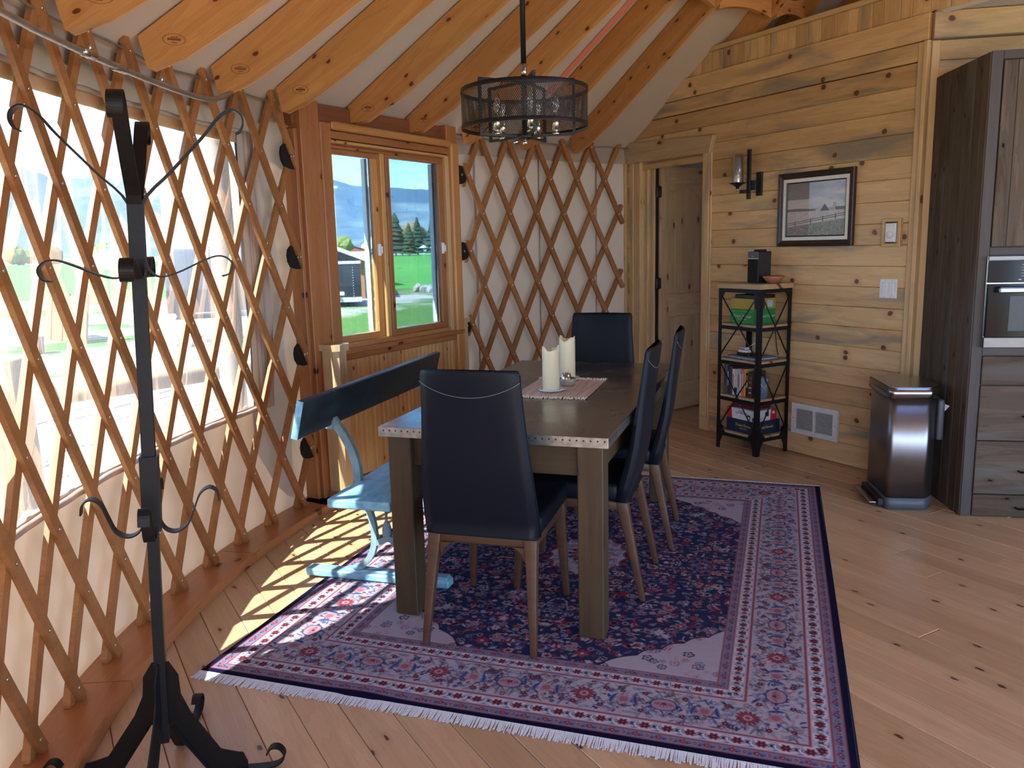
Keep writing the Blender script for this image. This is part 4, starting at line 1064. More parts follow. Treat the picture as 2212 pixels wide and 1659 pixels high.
# ================================================================== TABLE SETTING
TZ = .7602
mat = thing('placemat', 'woven tan placemat with a knotted fringe in the middle of the table', 'placemat', (-.96, 3.555, TZ), R(2))
grid_uv('weave', -.165, .165, -.235, .235, 24, 30, lambda x, y: .0022+.0005*math.sin(x*60+y*11), 'placemat', mat)
link('weave_backing', MB().box(-.163, .163, -.233, .233, .0002, .0012), 'placemat', mat)
fr = MB(); rr_ = random.Random(5)
for s in (-1, 1):
    for i in range(66):
        x = -.165+.33*i/65+rr_.uniform(-.003, .003); l = rr_.uniform(.018, .034)
        p = [(x, s*.233, .002), (x+rr_.uniform(-.004, .004), s*(.233+l*.5), rr_.uniform(.004, .010)), (x+rr_.uniform(-.005, .005), s*(.233+l), .003)]
        fr.tube(p, .0034, 5)
stuff(link('fringe', fr, 'mat_fringe', mat, fix=False))
def candle(label, x, y, r, h, seed, dishlab):
    d = thing('candle_dish', dishlab, 'dish', (x, y, TZ+.0032)); link('dish_body', MB().lathe([(0, 0), (.038, 0), (.052, .006), (.058, .013), (.060, .013), (.054, .004), (.040, .0022), (0, .002)], (0, 0, 0), 28), 'ceramic_white', d)
    link('dish_tab', MB().box(.050, .070, -.008, .008, .009, .012, .001), 'ceramic_white', d, fix=False)
    c = thing('candle', label, 'candle', (x, y, TZ+.0062)); rr = random.Random(seed); n = 28; ph = rr.uniform(0, 6)
    rs = []
    for f, rad in ((0, .985), (.004, 1), (.5, .995), (.93, 1.0), (1, .97)):
        rs.append([(r*rad*math.cos(2*math.pi*i/n), r*rad*math.sin(2*math.pi*i/n), h*f + (0 if f < 1 else .010*math.sin(2*math.pi*i/n*2+ph)+.004*math.sin(5*2*math.pi*i/n))) for i in range(n)])
    rs.append([(p[0]*.86, p[1]*.86, p[2]-.002) for p in rs[-1]]); rs.append([(p[0]*.7, p[1]*.7, h-.022) for p in rs[-1]]); rs.append([(p[0]*.02, p[1]*.02, h-.024) for p in rs[-1]])
    link('wax', MB().rings(rs, True), 'candle_wax', c); link('wick', MB().tube([(0, 0, h-.026), (.001, 0, h-.012), (.004, 0, h-.006)], .001, 5), 'c_black', c)
candle('front ivory pillar candle with a melted rim, on a white dish', -.982, 3.462, .0385, .192, 1, 'white saucer under the front candle on the placemat')
candle('rear ivory pillar candle, taller in the picture, behind the bowl', -.986, 3.770, .0385, .200, 7, 'white saucer under the rear candle on the placemat')
b = thing('stoneware_bowl', 'small brown stoneware bowl between the two candles', 'bowl', (-.944, 3.612, TZ+.0032))
link('bowl_body', MB().lathe([(0, 0), (.028, 0), (.036, .012), (.040, .034), (.0385, .036), (.034, .014), (.026, .004), (0, .003)], (0, 0, 0), 24), 'stoneware', b)
b = thing('metal_cup', 'shiny striped metal cup standing in the small stoneware bowl', 'cup', (-.952, 3.618, TZ+.0080)); link('cup_body', MB().lathe([(0, 0), (.022, 0), (.027, .02), (.020, .052), (.0185, .052), (.024, .02), (.020, .002), (0, .002)], (0, 0, 0), 20), 'nickel', b)

# ================================================================== COAT RACK
hub = Vector((-1.578, 1.612, 0)); AR = R(23)
rack = thing('coat_rack', 'tall black metal coat rack with curled hooks at the left', 'coat rack', hub)
viewn = Vector((hub.x, hub.y, 0)).normalized(); tv = Vector((viewn.y, -viewn.x, 0))
def PL(z): return tv*(.040*(z/1.54)*1.55) + Vector((0, 0, z))   # pole leans a little to the right going up
lean = lambda z: tv*(.0435*z)
ang = AR
ax = [Vector((math.cos(R(36)+i*math.pi/2), math.sin(R(36)+i*math.pi/2), 0)) for i in range(4)]; fx = [Vector((math.cos(ang+i*math.pi/2), math.sin(ang+i*math.pi/2), 0)) for i in range(4)]
link('pole', MB().tube([lean(z)+Vector((0, 0, z)) for z in (.10, .35, .70)], 0, flat=(.028, .028), up=ax[1]), 'black_metal', rack)
link('pole', MB().tube([lean(z)+Vector((0, 0, z)) for z in (.70, 1.1, 1.39)], 0, flat=(.032, .032), up=ax[1]), 'black_metal', rack)
link('collar', MB().tube([lean(z)+Vector((0, 0, z)) for z in (1.37, 1.46, 1.54)], 0, flat=(.036, .036), up=ax[1]), 'black_metal', rack)
link('sleeve', MB().tube([lean(z)+Vector((0, 0, z)) for z in (.70, .90)], 0, flat=(.044, .044), up=ax[1]), 'black_metal', rack)
SW, ST = .030, .004
def arm(name, a, pts, w_=SW, t_=ST, z0=0.):
    side = Vector((-a.y, a.x, 0)); P = [lean(z) + a*q + Vector((0, 0, z)) for q, z in pts]
    return link(name, MB().tube(P, 0, flat=(w_, t_), up=side), 'black_metal', rack)
def smooth(P, n=4):
    out = []
    for i in range(len(P)-1):
        p0 = P[max(i-1, 0)]; p1 = P[i]; p2 = P[i+1]; p3 = P[min(i+2, len(P)-1)]
        for k in range(n):
            t = k/n; out.append(tuple(.5*((2*p1[j]) + (-p0[j]+p2[j])*t + (2*p0[j]-5*p1[j]+4*p2[j]-p3[j])*t*t + (-p0[j]+3*p1[j]-3*p2[j]+p3[j])*t**3) for j in range(2)))
    return out+[P[-1]]
TOP = smooth([(.016, 1.42), (.018, 1.535), (.10, 1.615), (.19, 1.70), (.225, 1.738), (.25, 1.758), (.275, 1.765), (.297, 1.752), (.302, 1.732), (.293, 1.714), (.280, 1.708)])
MID = smooth([(.018, 1.44), (.018, 1.41), (.030, 1.375), (.060, 1.357), (.11, 1.366), (.18, 1.392), (.225, 1.405), (.255, 1.400), (.272, 1.382), (.262, 1.360), (.240, 1.354)])
LOW = smooth([(.022, .80), (.022, .735), (.040, .700), (.075, .690), (.110, .708), (.130, .745), (.150, .785), (.178, .800), (.202, .788), (.208, .762)])
for i, a in enumerate(ax):
    long_ = 1.0
    arm('hook', a, [(q*.86, z) for q, z in TOP], .034)
    arm('hook', a, [(q*.82, z) for q, z in MID], .032); arm('hook', a, [(q*.80, z) for q, z in LOW], .028)
FT = smooth([(.16, .0065), (.26, .0055), (.315, .012), (.335, .036), (.322, .060), (.300, .062), (.287, .044)])
for i, a in enumerate(fx):
    side = Vector((-a.y, a.x, 0))
    # gusset plate leg (vertical plate in plane of a and z)
    poly = [(.010, .330), (.022, .330), (.046, .290), (.050, .235), (.074, .180), (.150, .065), (.195, .052), (.210, .050), (.222, .022), (.222, .002), (.128, .002), (.118, .012), (.030, .150), (.010, .150)]
    h0 = (.030, .178); h1 = (.128, .024)
    g = MB().prism(poly[::-1], lambda u_, v_, t: tuple(lean(v_)+a*u_+side*t+Vector((0, 0, v_))), -.0022, .0022)
    lg = link('leg_plate', g, 'black_metal', rack)
    link('leg_flange', MB().tube([a*.034+Vector((0, 0, .142)), a*.118+Vector((0, 0, .014)), a*.128+Vector((0, 0, .004)), a*.18+Vector((0, 0, .004))], 0, flat=(.026, .004), up=side), 'black_metal', rack)
    arm('foot_hook', a, [(q-.012, z-.002) for q, z in FT], .026)

# ================================================================== CHANDELIER
LT = Vector((-1.088, 3.490, 0)); 
lamp = thing('chandelier', 'round black wire-mesh drum chandelier hanging on a rod above the table', 'chandelier', (LT.x, LT.y, 1.99))
RD = .272
for z in (-.075, .075): link('shade_ring', MB().rings([[(r*math.cos(i*R(5)), r*math.sin(i*R(5)), z+dz) for i in range(72)] for r, dz in ((RD+.002, -.008), (RD+.002, .008), (RD-.002, .008), (RD-.002, -.008), (RD+.002, -.008))], True, False), 'dark_bronze', lamp)
mesh_ = MB(); NS = 200; K = 10
for sg in (-1, 1):
    for i in range(NS):
        a0 = 2*math.pi*i/NS
        for half in (0,):
            v0 = len(mesh_.v)
            for k in range(K+1):
                z = -.07+.14*k/K; a = a0+sg*(.14*.62/RD)*k/K
                for da in (-.0056, .0056): mesh_.v.append((RD*math.cos(a+da), RD*math.sin(a+da), z))
            for k in range(K): o_ = v0+2*k; mesh_.f.append((o_, o_+1, o_+3, o_+2)); mesh_.sm.append(False)
stuff(link('shade_mesh', mesh_, 'dark_bronze', lamp, fix=False))
link('hub', MB().lathe([(0, .128), (.030, .128), (.036, .120), (.036, .105), (.012, .10), (.012, -.10), (.034, -.105), (.038, -.118), (.030, -.125), (0, -.128)], (0, 0, 0), 20), 'dark_bronze', lamp)
link('rod_socket', MB().lathe([(0, .128), (.013, .128), (.013, .185), (0, .185)], (0, 0, 0), 16), 'nickel', lamp)
link('rod', MB().cyl((0, 0, .185), (0, 0, 1.30), .0115, 14), 'black_metal', lamp)
link('finial', MB().lathe([(0, -.150), (.010, -.147), (.012, -.138), (.008, -.130), (.008, -.122)], (0, 0, 0), 12), 'nickel', lamp)
link('set_screw', MB().cyl((-.030, -.010, -.13), (-.045, -.016, -.142), .008, 8), 'nickel', lamp)
toc = math.atan2(-LT.y, -LT.x)
for i in range(5):
    a = toc + R(11+72*i); d = Vector((math.cos(a), math.sin(a), 0)); ro = .212
    up_ = (-d.y, d.x, 0)
    link('frame_arm', MB().tube([d*.03+Vector((0, 0, .112)), d*ro+Vector((0, 0, .112))], 0, flat=(.011, .011), up=up_), 'dark_bronze', lamp)
    link('frame_arm', MB().tube([d*ro+Vector((0, 0, .1175)), d*ro+Vector((0, 0, -.1175))], 0, flat=(.011, .011), up=up_), 'dark_bronze', lamp)
    link('frame_arm', MB().tube([d*.03+Vector((0, 0, -.112)), d*ro+Vector((0, 0, -.112))], 0, flat=(.011, .011), up=up_), 'dark_bronze', lamp)
    sk = link('lamp_socket', MB().lathe([(0, -.112), (.016, -.112), (.016, -.104), (.010, -.100), (.010, -.090), (.0155, -.090), (.0155, -.030), (0, -.030)], tuple(d*.135), 14), 'nickel', lamp)
    link('bulb', MB().lathe([(.010, -.030), (.012, -.018), (.020, .005), (.021, .020), (.014, .042), (.003, .058), (0, .060)], tuple(d*.135), 14), 'bulb_glass', sk)
    link('filament', MB().tube([d*.135+Vector((x_, 0, z_)) for x_, z_ in ((-.004, -.02), (-.006, .03), (0, -.01), (.006, .03), (.004, -.02))], .0006, 4), 'nickel', sk)
# ================================================================== ETAGERE + CONTENTS
UC = Vector((-.18, 5.65, 0)) + Vector((-.659, -.752, 0))*.010
unit = thing('shelf_unit', 'tall industrial shelf with black iron frame and wooden shelves against the pine wall', 'shelf', UC, DROT)
HX, HY = .181, .146
def ub(name, x0, x1, y0, y1, z0, z1, mat='black_metal', ch=.001, parent=unit): return link(name, MB().box(x0, x1, y0, y1, z0, z1, ch), mat, parent, fix=False)
for sx_ in (-1, 1):
    for sy_ in (-1, 1):
        X, Y = sx_*HX, sy_*HY
        L_ = [(0, 0), (.028, 0), (.028, .003), (.003, .003), (.003, .028), (0, .028)]
        link('post', MB().prism(L_, lambda a, b, t: (X-sx_*a, Y-sy_*b, t), .0, 1.095), 'black_metal', unit)
        for ax_ in (0, 1):
            def gp(poly, nm):
                f = (lambda a, b, t: (X-sx_*a, Y-sy_*t, b)) if ax_ == 0 else (lambda a, b, t: (X-sx_*t, Y-sy_*a, b))
                link(nm, MB().prism(poly, f, -.0015, .0025), 'black_metal', unit)
            gp([(0, .0), (.030, .0), (.034, .045), (.050, .080), (.075, .108), (.075, .125), (.045, .150), (.028, .19), (0, .19)], 'foot_gusset')
            gp([(0, 1.03), (.028, 1.03), (.055, 1.068), (.055, 1.095), (0, 1.095)], 'top_gusset')
ub('shelf_top', -HX-.010, HX+.010, -HY-.010, HY+.006, 1.095, 1.127, 'shelf_wood', .002)
SHZ = [.862, .6265, .3777, .131]
for z in SHZ:
    ub('shelf', -HX+.004, HX-.004, -HY+.004, HY-.004, z-.016, z, 'shelf_wood', .002)
    for s in (-1, 1):
        ub('rail', -HX+.02, HX-.02, s*HY-.002 if s < 0 else HY-.002, (s*HY+.002) if s < 0 else HY+.001, z-.038, z-.014); ub('rail', s*HX-.002, s*HX+.002, -HY+.02, HY-.02, z-.038, z-.014)
for s in (-1, 1): ub('rail', -HX, HX, s*HY-.002, s*HY+.002, 1.070, 1.095); ub('rail', s*HX-.002, s*HX+.002, -HY, HY, 1.070, 1.095)
for z0, z1 in ((.64, 1.06), (.15, .605)):
    for a_, b_ in ((-1, 1), (1, -1)):
        link('cross_brace', MB().tube([(a_*(HX-.015), -(HY-.001), z0), (b_*(HX-.015), -(HY-.001), z1)], .0045, 6), 'black_metal', unit)
        link('cross_brace', MB().tube([(HX-.001, a_*(HY-.015), z0), (HX-.001, b_*(HY-.015), z1)], .0045, 6), 'black_metal', unit)
RM_ = Matrix.Rotation(DROT, 3, 'Z')
def ul(x, y, z): return UC + RM_ @ Vector((x, y, z))
def utop(name, label, cat, x, y, z, rz=0, group=None): return thing(name, label, cat, ul(x, y, z), DROT+R(rz), group)
def box_of(p, name, w, d, h, mat, z=0, ch=.001, x=0, y=0): return link(name, MB().box(x-w/2, x+w/2, y-d/2, y+d/2, z, z+h, ch), mat, p, fix=False)
ROTF = (R(90), 0, 0); ROTR = (R(90), 0, R(90))
# top
s = utop('speaker', 'black box speaker with a silver band standing on the iron shelf', 'speaker', .0, .035, 1.1275, -12)
box_of(s, 'body', .115, .10, .205, 'black_plastic', ch=.003); box_of(s, 'grille', .112, .002, .150, 'black_matte', z=.003, y=-.0512); box_of(s, 'silver_band', .1155, .003, .006, 'c_silver', z=.156, y=-.051); box_of(s, 'control_face', .112, .002, .040, 'c_greyblue', z=.163, y=-.0512)
text('lettering', 'BOSE', .008, 'c_silver', s, (0, -.0525, .172), ROTF)
rm = utop('remote_puck', 'flat black remote lying on top of the box speaker', 'remote', .008, .03, 1.3335, -12); box_of(rm, 'body', .085, .045, .012, 'black_plastic', ch=.004)
bw_ = utop('terracotta_bowl', 'flared terracotta bowl on the top shelf corner beside the speaker', 'bowl', .135, .02, 1.1275)
link('bowl_body', MB().lathe([(0, 0), (.034, 0), (.052, .02), (.072, .046), (.0705, .048), (.050, .024), (.030, .006), (0, .005)], (0, 0, 0), 28), 'c_terracotta', bw_)
# shelf 1
bx = utop('board_game_box', 'green board game box with gold script, bottom of the stack on the upper shelf', 'box', -.01, -.005, .8625)
box_of(bx, 'lid', .205, .20, .095, 'c_green', ch=.001)
for y_, r_, xx_ in ((-.1006, ROTF, 0), ):
    text('lettering', 'Trivial Pursuit', .028, 'c_cream', bx, (0, -.1006, .050), ROTF, shear=.3); text('lettering', 'GENUS EDITION', .011, 'c_cream', bx, (0, -.1006, .030), ROTF)
text('lettering', 'Trivial Pursuit', .026, 'c_cream', bx, (.1031, .02, .050), ROTR, shear=.3)
for z_ in (.012, .082): box_of(bx, 'gold_line', .185, .0006, .0012, 'c_gold', z=z_, y=-.1003)
bx = utop('tin_box', 'yellow tin box stacked on the green game box', 'box', -.01, -.003, .9580)
box_of(bx, 'body', .206, .205, .072, 'c_yellow', ch=.003); box_of(bx, 'side_print', .0012, .095, .066, 'c_navy', z=.003, x=.1036, y=-.052); box_of(bx, 'side_window', .0012, .05, .045, 'c_skyblue', z=.014, x=.1038, y=.045); 
link('flower_print', MB().lathe([(0, 0), (.011, 0), (.010, .0008), (0, .0008)], (0, 0, 0), 6), 'c_cream', bx, (.1042, -.055, .03), (0, R(90), 0))
dv = utop('media_player', 'flat black media player under the shelf top', 'electronics', .0, .0, 1.0305); box_of(dv, 'body', .20, .16, .022, 'black_plastic', ch=.002); box_of(dv, 'foot', .09, .08, .04, 'black_plastic', z=.022, ch=.004)
# shelf 2
pp = [('c_greyblue', .30, .22, .006, 3, 'charcoal folder at the bottom of the paper stack'), ('paper', .28, .20, .004, -4, 'white papers in the middle of the paper stack'), ('c_greyblue', .24, .19, .008, 2, 'dark closed tablet on top of the paper stack')]
z = .627
for mt, w_, d_, h_, rz_, lb in pp:
    q = utop('folder' if mt != 'paper' else 'papers', lb, 'papers', -.01, -.01, z, rz_); box_of(q, 'body', w_, d_, h_, mt, ch=.0008); z += h_+.0004
mdm = utop('modem', 'black modem box on the paper stack', 'electronics', -.02, -.04, z); box_of(mdm, 'body', .11, .08, .020, 'black_plastic', ch=.003)
ad = utop('white_router', 'small white router stacked on the black modem', 'electronics', -.03, -.05, z+.0205); box_of(ad, 'body', .075, .05, .016, 'white_plastic', ch=.003); box_of(ad, 'upper_body', .05, .045, .014, 'white_plastic', z=.019, ch=.002); box_of(ad, 'port_strip', .04, .001, .006, 'c_greyblue', z=.022, y=-.0232)
cb_ = tag(link('white_cable', MB().tube([ul(-.02, -.03, .700), ul(.02, -.0, .73), ul(.035, .03, .78), ul(.03, .08, .84)], .0022, 6), 'white_plastic'), 'thin white cable rising from the small router', 'cable')
cb_ = tag(link('black_cable', MB().tube([ul(.10, .10, .845), ul(.075, .12, .80), ul(.08, .13, .70), ul(.10, .125, .645)], .003, 6), 'black_matte'), 'thin black cable hanging behind the middle shelf', 'cable')
# shelf 3 books
BK = [('c_greyblue', .036, .200, 'tall grey book at the left end of the row'), ('c_black', .013, .194, 'thin dark book next to the tall grey one'), ('c_brown', .022, .192, 'dark brown paperback third from the left'), ('c_maroon', .007, .186, 'very thin maroon booklet before the white book'), ('c_white', .018, .176, 'white paperback left of the cream book'), ('c_cream', .025, .176, 'cream book with a navy foot to its spine'), ('c_skyblue', .026, .182, 'pale blue paperback left of the orange book'), ('c_white', .008, .150, 'short thin white booklet beside the orange book'), ('c_orange', .029, .184, 'bright orange paperback'), ('c_gold', .010, .186, 'thin mustard book right of the orange one'), ('c_black', .024, .160, 'black paperback with yellow spine lettering'), ('c_brown', .032, .172, 'thick dark brown book with tan lettering at the right end')]
x = -.160
for i, (mt, w_, h_, lb) in enumerate(BK):
    b = utop('book', lb + ' on the lower-middle shelf', 'book', x+w_/2, -.045, .3782, 0, 'books in a row on the iron shelf')
    dp_ = .13; box_of(b, 'cover', w_-.0012, dp_, h_, mt, ch=.0012); box_of(b, 'pages', max(.003, w_-.005), .004, h_-.006, 'paper', z=.003, y=dp_/2-.001, ch=0)
    if mt == 'c_cream': box_of(b, 'spine_band', w_-.001, .0008, .04, 'c_navy', z=.012, y=-dp_/2-.0002, ch=0)
    if mt == 'c_orange': box_of(b, 'spine_title', .006, .0008, .11, 'c_white', z=.045, y=-dp_/2-.0002, ch=0)
    if i == 10: box_of(b, 'spine_title', .009, .0008, .08, 'c_gold', z=.065, y=-dp_/2-.0002, ch=0)
    if i == 11:
        for k in range(4): box_of(b, 'spine_title', .022-.004*(k % 2), .0008, .010, 'c_terracotta' if k < 2 else 'c_cream', z=.130-k*.034, y=-dp_/2-.0002, ch=0)
    if i in (0, 1, 4, 6): box_of(b, 'spine_title', min(.006, w_*.4), .0008, h_*.5, 'c_navy' if mt != 'c_black' else 'c_silver', z=h_*.3, y=-dp_/2-.0002, ch=0)
    x += w_+.0006
bn = utop('bucket', 'translucent blue-grey bucket at the right end of the book shelf', 'bucket', .136, -.050, .3782)
link('body', MB().lathe([(0, 0), (.031, 0), (.037, .135), (.038, .138), (.035, .135), (.029, .004), (0, .003)], (0, 0, 0), 22), 'c_bin', bn); link('handle', MB().tube([(.038, 0, .13), (.040, -.012, .09), (.036, -.022, .065), (.02, -.034, .09), (.0, -.038, .13)], .0016, 6), 'white_plastic', bn)
# shelf 4
bx = utop('board_game_box', 'navy board game box with gold script on the bottom shelf', 'box', .015, -.005, .1315)
box_of(bx, 'lid', .262, .225, .088, 'c_navy', ch=.001); text('lettering', 'Trivial Pursuit', .026, 'c_gold', bx, (.02, -.1131, .050), ROTF, shear=.3); text('lettering', 'MASTER GAME', .009, 'c_gold', bx, (.02, -.1131, .028), ROTF); text('lettering', 'Trivial Pursuit', .024, 'c_gold', bx, (.1316, -.02, .048), ROTR, shear=.3)
bx = utop('board_game_box', 'red and white board game box stacked on the navy one', 'box', .008, -.015, .2200)
box_of(bx, 'body', .248, .200, .072, 'c_white', ch=.001)
link('red_end', MB().prism([(-.1246, 0), (-.075, 0), (-.083, .0724), (-.1246, .0724)], lambda a, b, t: (a, t, b), .1004, -.1006), 'c_red', bx)
link('red_side', MB().prism([(.045, 0), (.1006, 0), (.1006, .0724), (.053, .0724)], lambda a, b, t: (t, a, b), .1235, .1246), 'c_red', bx)
box_of(bx, 'purple_tab', .016, .0006, .026, 'c_purple', z=.002, x=.112, y=-.1006, ch=0); box_of(bx, 'age_mark', .022, .0006, .010, 'c_skyblue', z=.056, x=-.106, y=-.1009, ch=0)
text('lettering', 'THE GAME OF', .0085, 'c_black', bx, (.005, -.1008, .057), ROTF); text('lettering', 'SCATTERGORIES', .0165, 'c_navy', bx, (.008, -.1008, .043), ROTF, sx_=.85)
box_of(bx, 'print_mark', .026, .0006, .034, 'c_black', z=.006, x=.072, y=-.1006, ch=0); box_of(bx, 'print_mark', .014, .0006, .018, 'c_white', z=.010, x=.072, y=-.1010, ch=0)
box_of(bx, 'side_print', .0006, .035, .030, 'c_black', z=.028, x=.1243, y=.015, ch=0); box_of(bx, 'barcode', .0006, .024, .018, 'c_white', z=.040, x=.1249, y=.075, ch=0); box_of(bx, 'side_print', .0006, .035, .012, 'c_skyblue', z=.008, x=.1243, y=-.04, ch=0)
bx = utop('maroon_case', 'flat maroon case on top of the red and white game box', 'box', .0, -.005, .2925); box_of(bx, 'body', .19, .17, .034, 'c_maroon', ch=.004); link('button', MB().lathe([(0, 0), (.006, 0), (.005, .002), (0, .002)], (0, 0, 0), 12), 'c_cream', bx, (-.02, -.0855, .018), (R(90), 0, 0))
pb = utop('power_brick', 'small black power adapter hanging under the bottom shelf', 'adapter', -.04, .04, .062); box_of(pb, 'body', .05, .03, .03, 'black_plastic', ch=.003)

# ================================================================== ITEMS ON THE PINE WALL
def wall_thing(name, label, cat, s, z): 
    return thing(name, label, cat, S0 + RM_ @ Vector((s, 0, z)), DROT)
def pb_(p, nm, x0, x1, y0, y1, z0, z1, mat, ch=.001): return link(nm, MB().box(x0, x1, y0, y1, z0, z1, ch), mat, p, fix=False)
# picture
def barn_picture(W=360, H=300):
    rg = np.random.RandomState(8); yy, xx = np.mgrid[0:H, 0:W].astype(float); v = 1-yy/H; u = xx/W
    def nz(sx_, sy_, oct_=4):
        o = np.zeros((H, W)); a = 1
        for k in range(oct_):
            gh, gw = max(2, int(sy_*2**k)), max(2, int(sx_*2**k)); g = rg.rand(gh+2, gw+2); Y = yy/H*gh; X = xx/W*gw; y0 = Y.astype(int); x0 = X.astype(int); fy = Y-y0; fx = X-x0; fy = fy*fy*(3-2*fy); fx = fx*fx*(3-2*fx)
            o += a*((g[y0, x0]*(1-fx)+g[y0, x0+1]*fx)*(1-fy)+(g[y0+1, x0]*(1-fx)+g[y0+1, x0+1]*fx)*fy); a *= .5
        return o/1.9
    img = np.zeros((H, W, 3)); cl = nz(4, 9)
    # v measured from top; row 0 = bottom of image in blender, so y index from bottom
    top = yy/H   # 1 = top
    hz = .46
    sky = np.stack([.34+.25*(1-top), .43+.2*(1-top), .58+.12*(1-top)], -1); cm = np.clip((cl-.42)*3.2*(1.35-top), 0, 1)[..., None]; sky = sky*(1-cm)+np.array([.72, .70, .70])*cm
    field = np.ones((H, W, 3))*np.array([.52, .50, .52]); gn = nz(20, 60)[..., None]; field = field*(.75+.5*gn)
    img = np.where((top > hz)[..., None], sky, field)
    low = top < (.17+.13*u); img = np.where(low[..., None], np.array([.26, .28, .25])*(.4+1.1*nz(60, 60)[..., None]), img)
    far = (top > hz-.0) & (top < hz+.045+.01*np.sin(u*9)); img[far] = [.17, .15, .15]
    far2 = (top > hz) & (top < hz+.05) & (u > .5); img[far2] = [.42, .40, .42]
    bx_ = (np.abs(u-.655) < .075*(1-(top-hz)/.12)) & (top > hz-.005) & (top < hz+.12); img[bx_] = [.13, .13, .15]
    rf_ = (u > .50+(top-hz)*1.1) & (u < .655-.075*(1-(top-hz)/.12)) & (top > hz) & (top < hz+.12); img[rf_] = [.50, .50, .55]
    si = (u > .79) & (u < .845) & (top > hz) & (top < hz+.14); img[si] = [.45, .43, .44]
    tl = (u > .83) & (top > hz) & (top < hz+.06); img[tl] = [.16, .18, .18]
    for off in (.0, -.035):
        ln_ = np.abs(top-(.235+off+.17*u)) < .006; img[ln_] *= .25
    for pu in (.15, .42, .63, .84): img[(np.abs(u-pu) < .008) & (np.abs(top-(.20+.17*pu)) < .05)] *= .3
    left = (u < .385); gr = img.mean(-1, keepdims=True); sep = gr*np.array([1.0, .86, .80])*.85
    dk = np.where((top > .68)[..., None], sep*.45, sep); img = np.where(left[..., None], dk, img*1.0)
    return np.clip(img, 0, 1)
image_mat('photo_print', make_image('barn_print', barn_picture()), .35, .4)
pc = wall_thing('framed_picture', 'dark framed landscape photograph of a barn hanging on the pine wall', 'picture', .708, 1.360)
PWd, PH = .574, .462; fw_ = .040
def mitre(p, nm, x0, x1, z0, z1, w_, prof, mat):
    """picture frame from four mitred rails; prof = list of (inset fraction, y)"""
    C4 = [(x0, z0), (x1, z0), (x1, z1), (x0, z1)]; In = [(1, 1), (-1, 1), (-1, -1), (1, -1)]
    for k in range(4):
        a, b = C4[k], C4[(k+1) % 4]; ia, ib = In[k], In[(k+1) % 4]
        r0 = [(a[0]+ia[0]*w_*f, y, a[1]+ia[1]*w_*f) for f, y in prof]; r1 = [(b[0]+ib[0]*w_*f, y, b[1]+ib[1]*w_*f) for f, y in prof]
        link(nm, MB().rings([r0, r1], False), mat, p)
mitre(pc, 'frame_rail', 0, PWd, 0, PH, fw_, [(0, -.004), (0, -.026), (.12, -.032), (.28, -.029), (.34, -.034), (.55, -.030), (.62, -.026), (.9, -.020), (1, -.014), (1, -.004)], 'picture_frame')
mitre(pc, 'mat_board', fw_-.002, PWd-fw_+.002, fw_-.002, PH-fw_+.002, .024, [(0, -.006), (0, -.017), (.9, -.017), (1, -.006)], 'mat_board')
mitre(pc, 'inner_lip', fw_+.021, PWd-fw_-.021, fw_+.021, PH-fw_-.021, .006, [(0, -.006), (0, -.0185), (1, -.012), (1, -.006)], 'c_black')
m = MB(); a = fw_+.024; m.v = [(a, -.009, a), (PWd-a, -.009, a), (PWd-a, -.009, PH-a), (a, -.009, PH-a)]; m.f = [(0, 1, 2, 3)]; m.sm = [False]
me = m.mesh('photo'); uv = me.uv_layers.new(name='UVMap'); 
for l, c_ in zip(range(4), ((0, 0), (1, 0), (1, 1), (0, 1))): uv.data[l].uv = c_
link('photo', me, 'photo_print', pc, fix=False); pb_(pc, 'backing', .01, PWd-.01, -.006, -.001, .01, PH-.01, 'c_black', 0)
# thermostat
th_ = wall_thing('thermostat', 'white dial thermostat in a small pine frame beside the corner trim', 'thermostat', 1.478, 1.350)
mitre(th_, 'pine_frame', 0, .118, 0, .160, .021, [(0, 0), (0, -.022), (.2, -.026), (.8, -.026), (1, -.018), (1, 0)], 'pine_trim')
pb_(th_, 'body', .026, .092, -.030, -.002, .026, .134, 'white_plastic', .003)
for i in range(5):
    for z0 in (.022, .1325): pb_(th_, 'vent_slot', .032+i*.012, .037+i*.012, -.031, -.020, z0, z0+.006, 'c_black', 0)
link('dial', MB().lathe([(.019, 0), (.019, .007), (.016, .009), (0, .009)], (0, 0, 0), 24), 'white_plastic', th_, (.059, -.030, .067), (R(90), 0, 0))
# light switch
sw = wall_thing('light_switch', 'white double rocker light switch plate low on the right of the pine wall', 'switch', 1.470, 1.055)
pb_(sw, 'plate', 0, .112, -.006, 0, 0, .112, 'white_plastic', .0025)
for x0 in (.018, .062):
    r_ = pb_(sw, 'rocker', x0, x0+.033, -.010, -.005, .022, .090, 'white_plastic', .002); r_.rotation_euler = (R(1.5), 0, 0)
    for z0 in (.009, .103): link('screw', MB().lathe([(0, 0), (.0028, 0), (.0026, .001), (0, .001)], (0, 0, 0), 8), 'c_silver', sw, (x0+.0165, -.006, z0), (R(90), 0, 0))
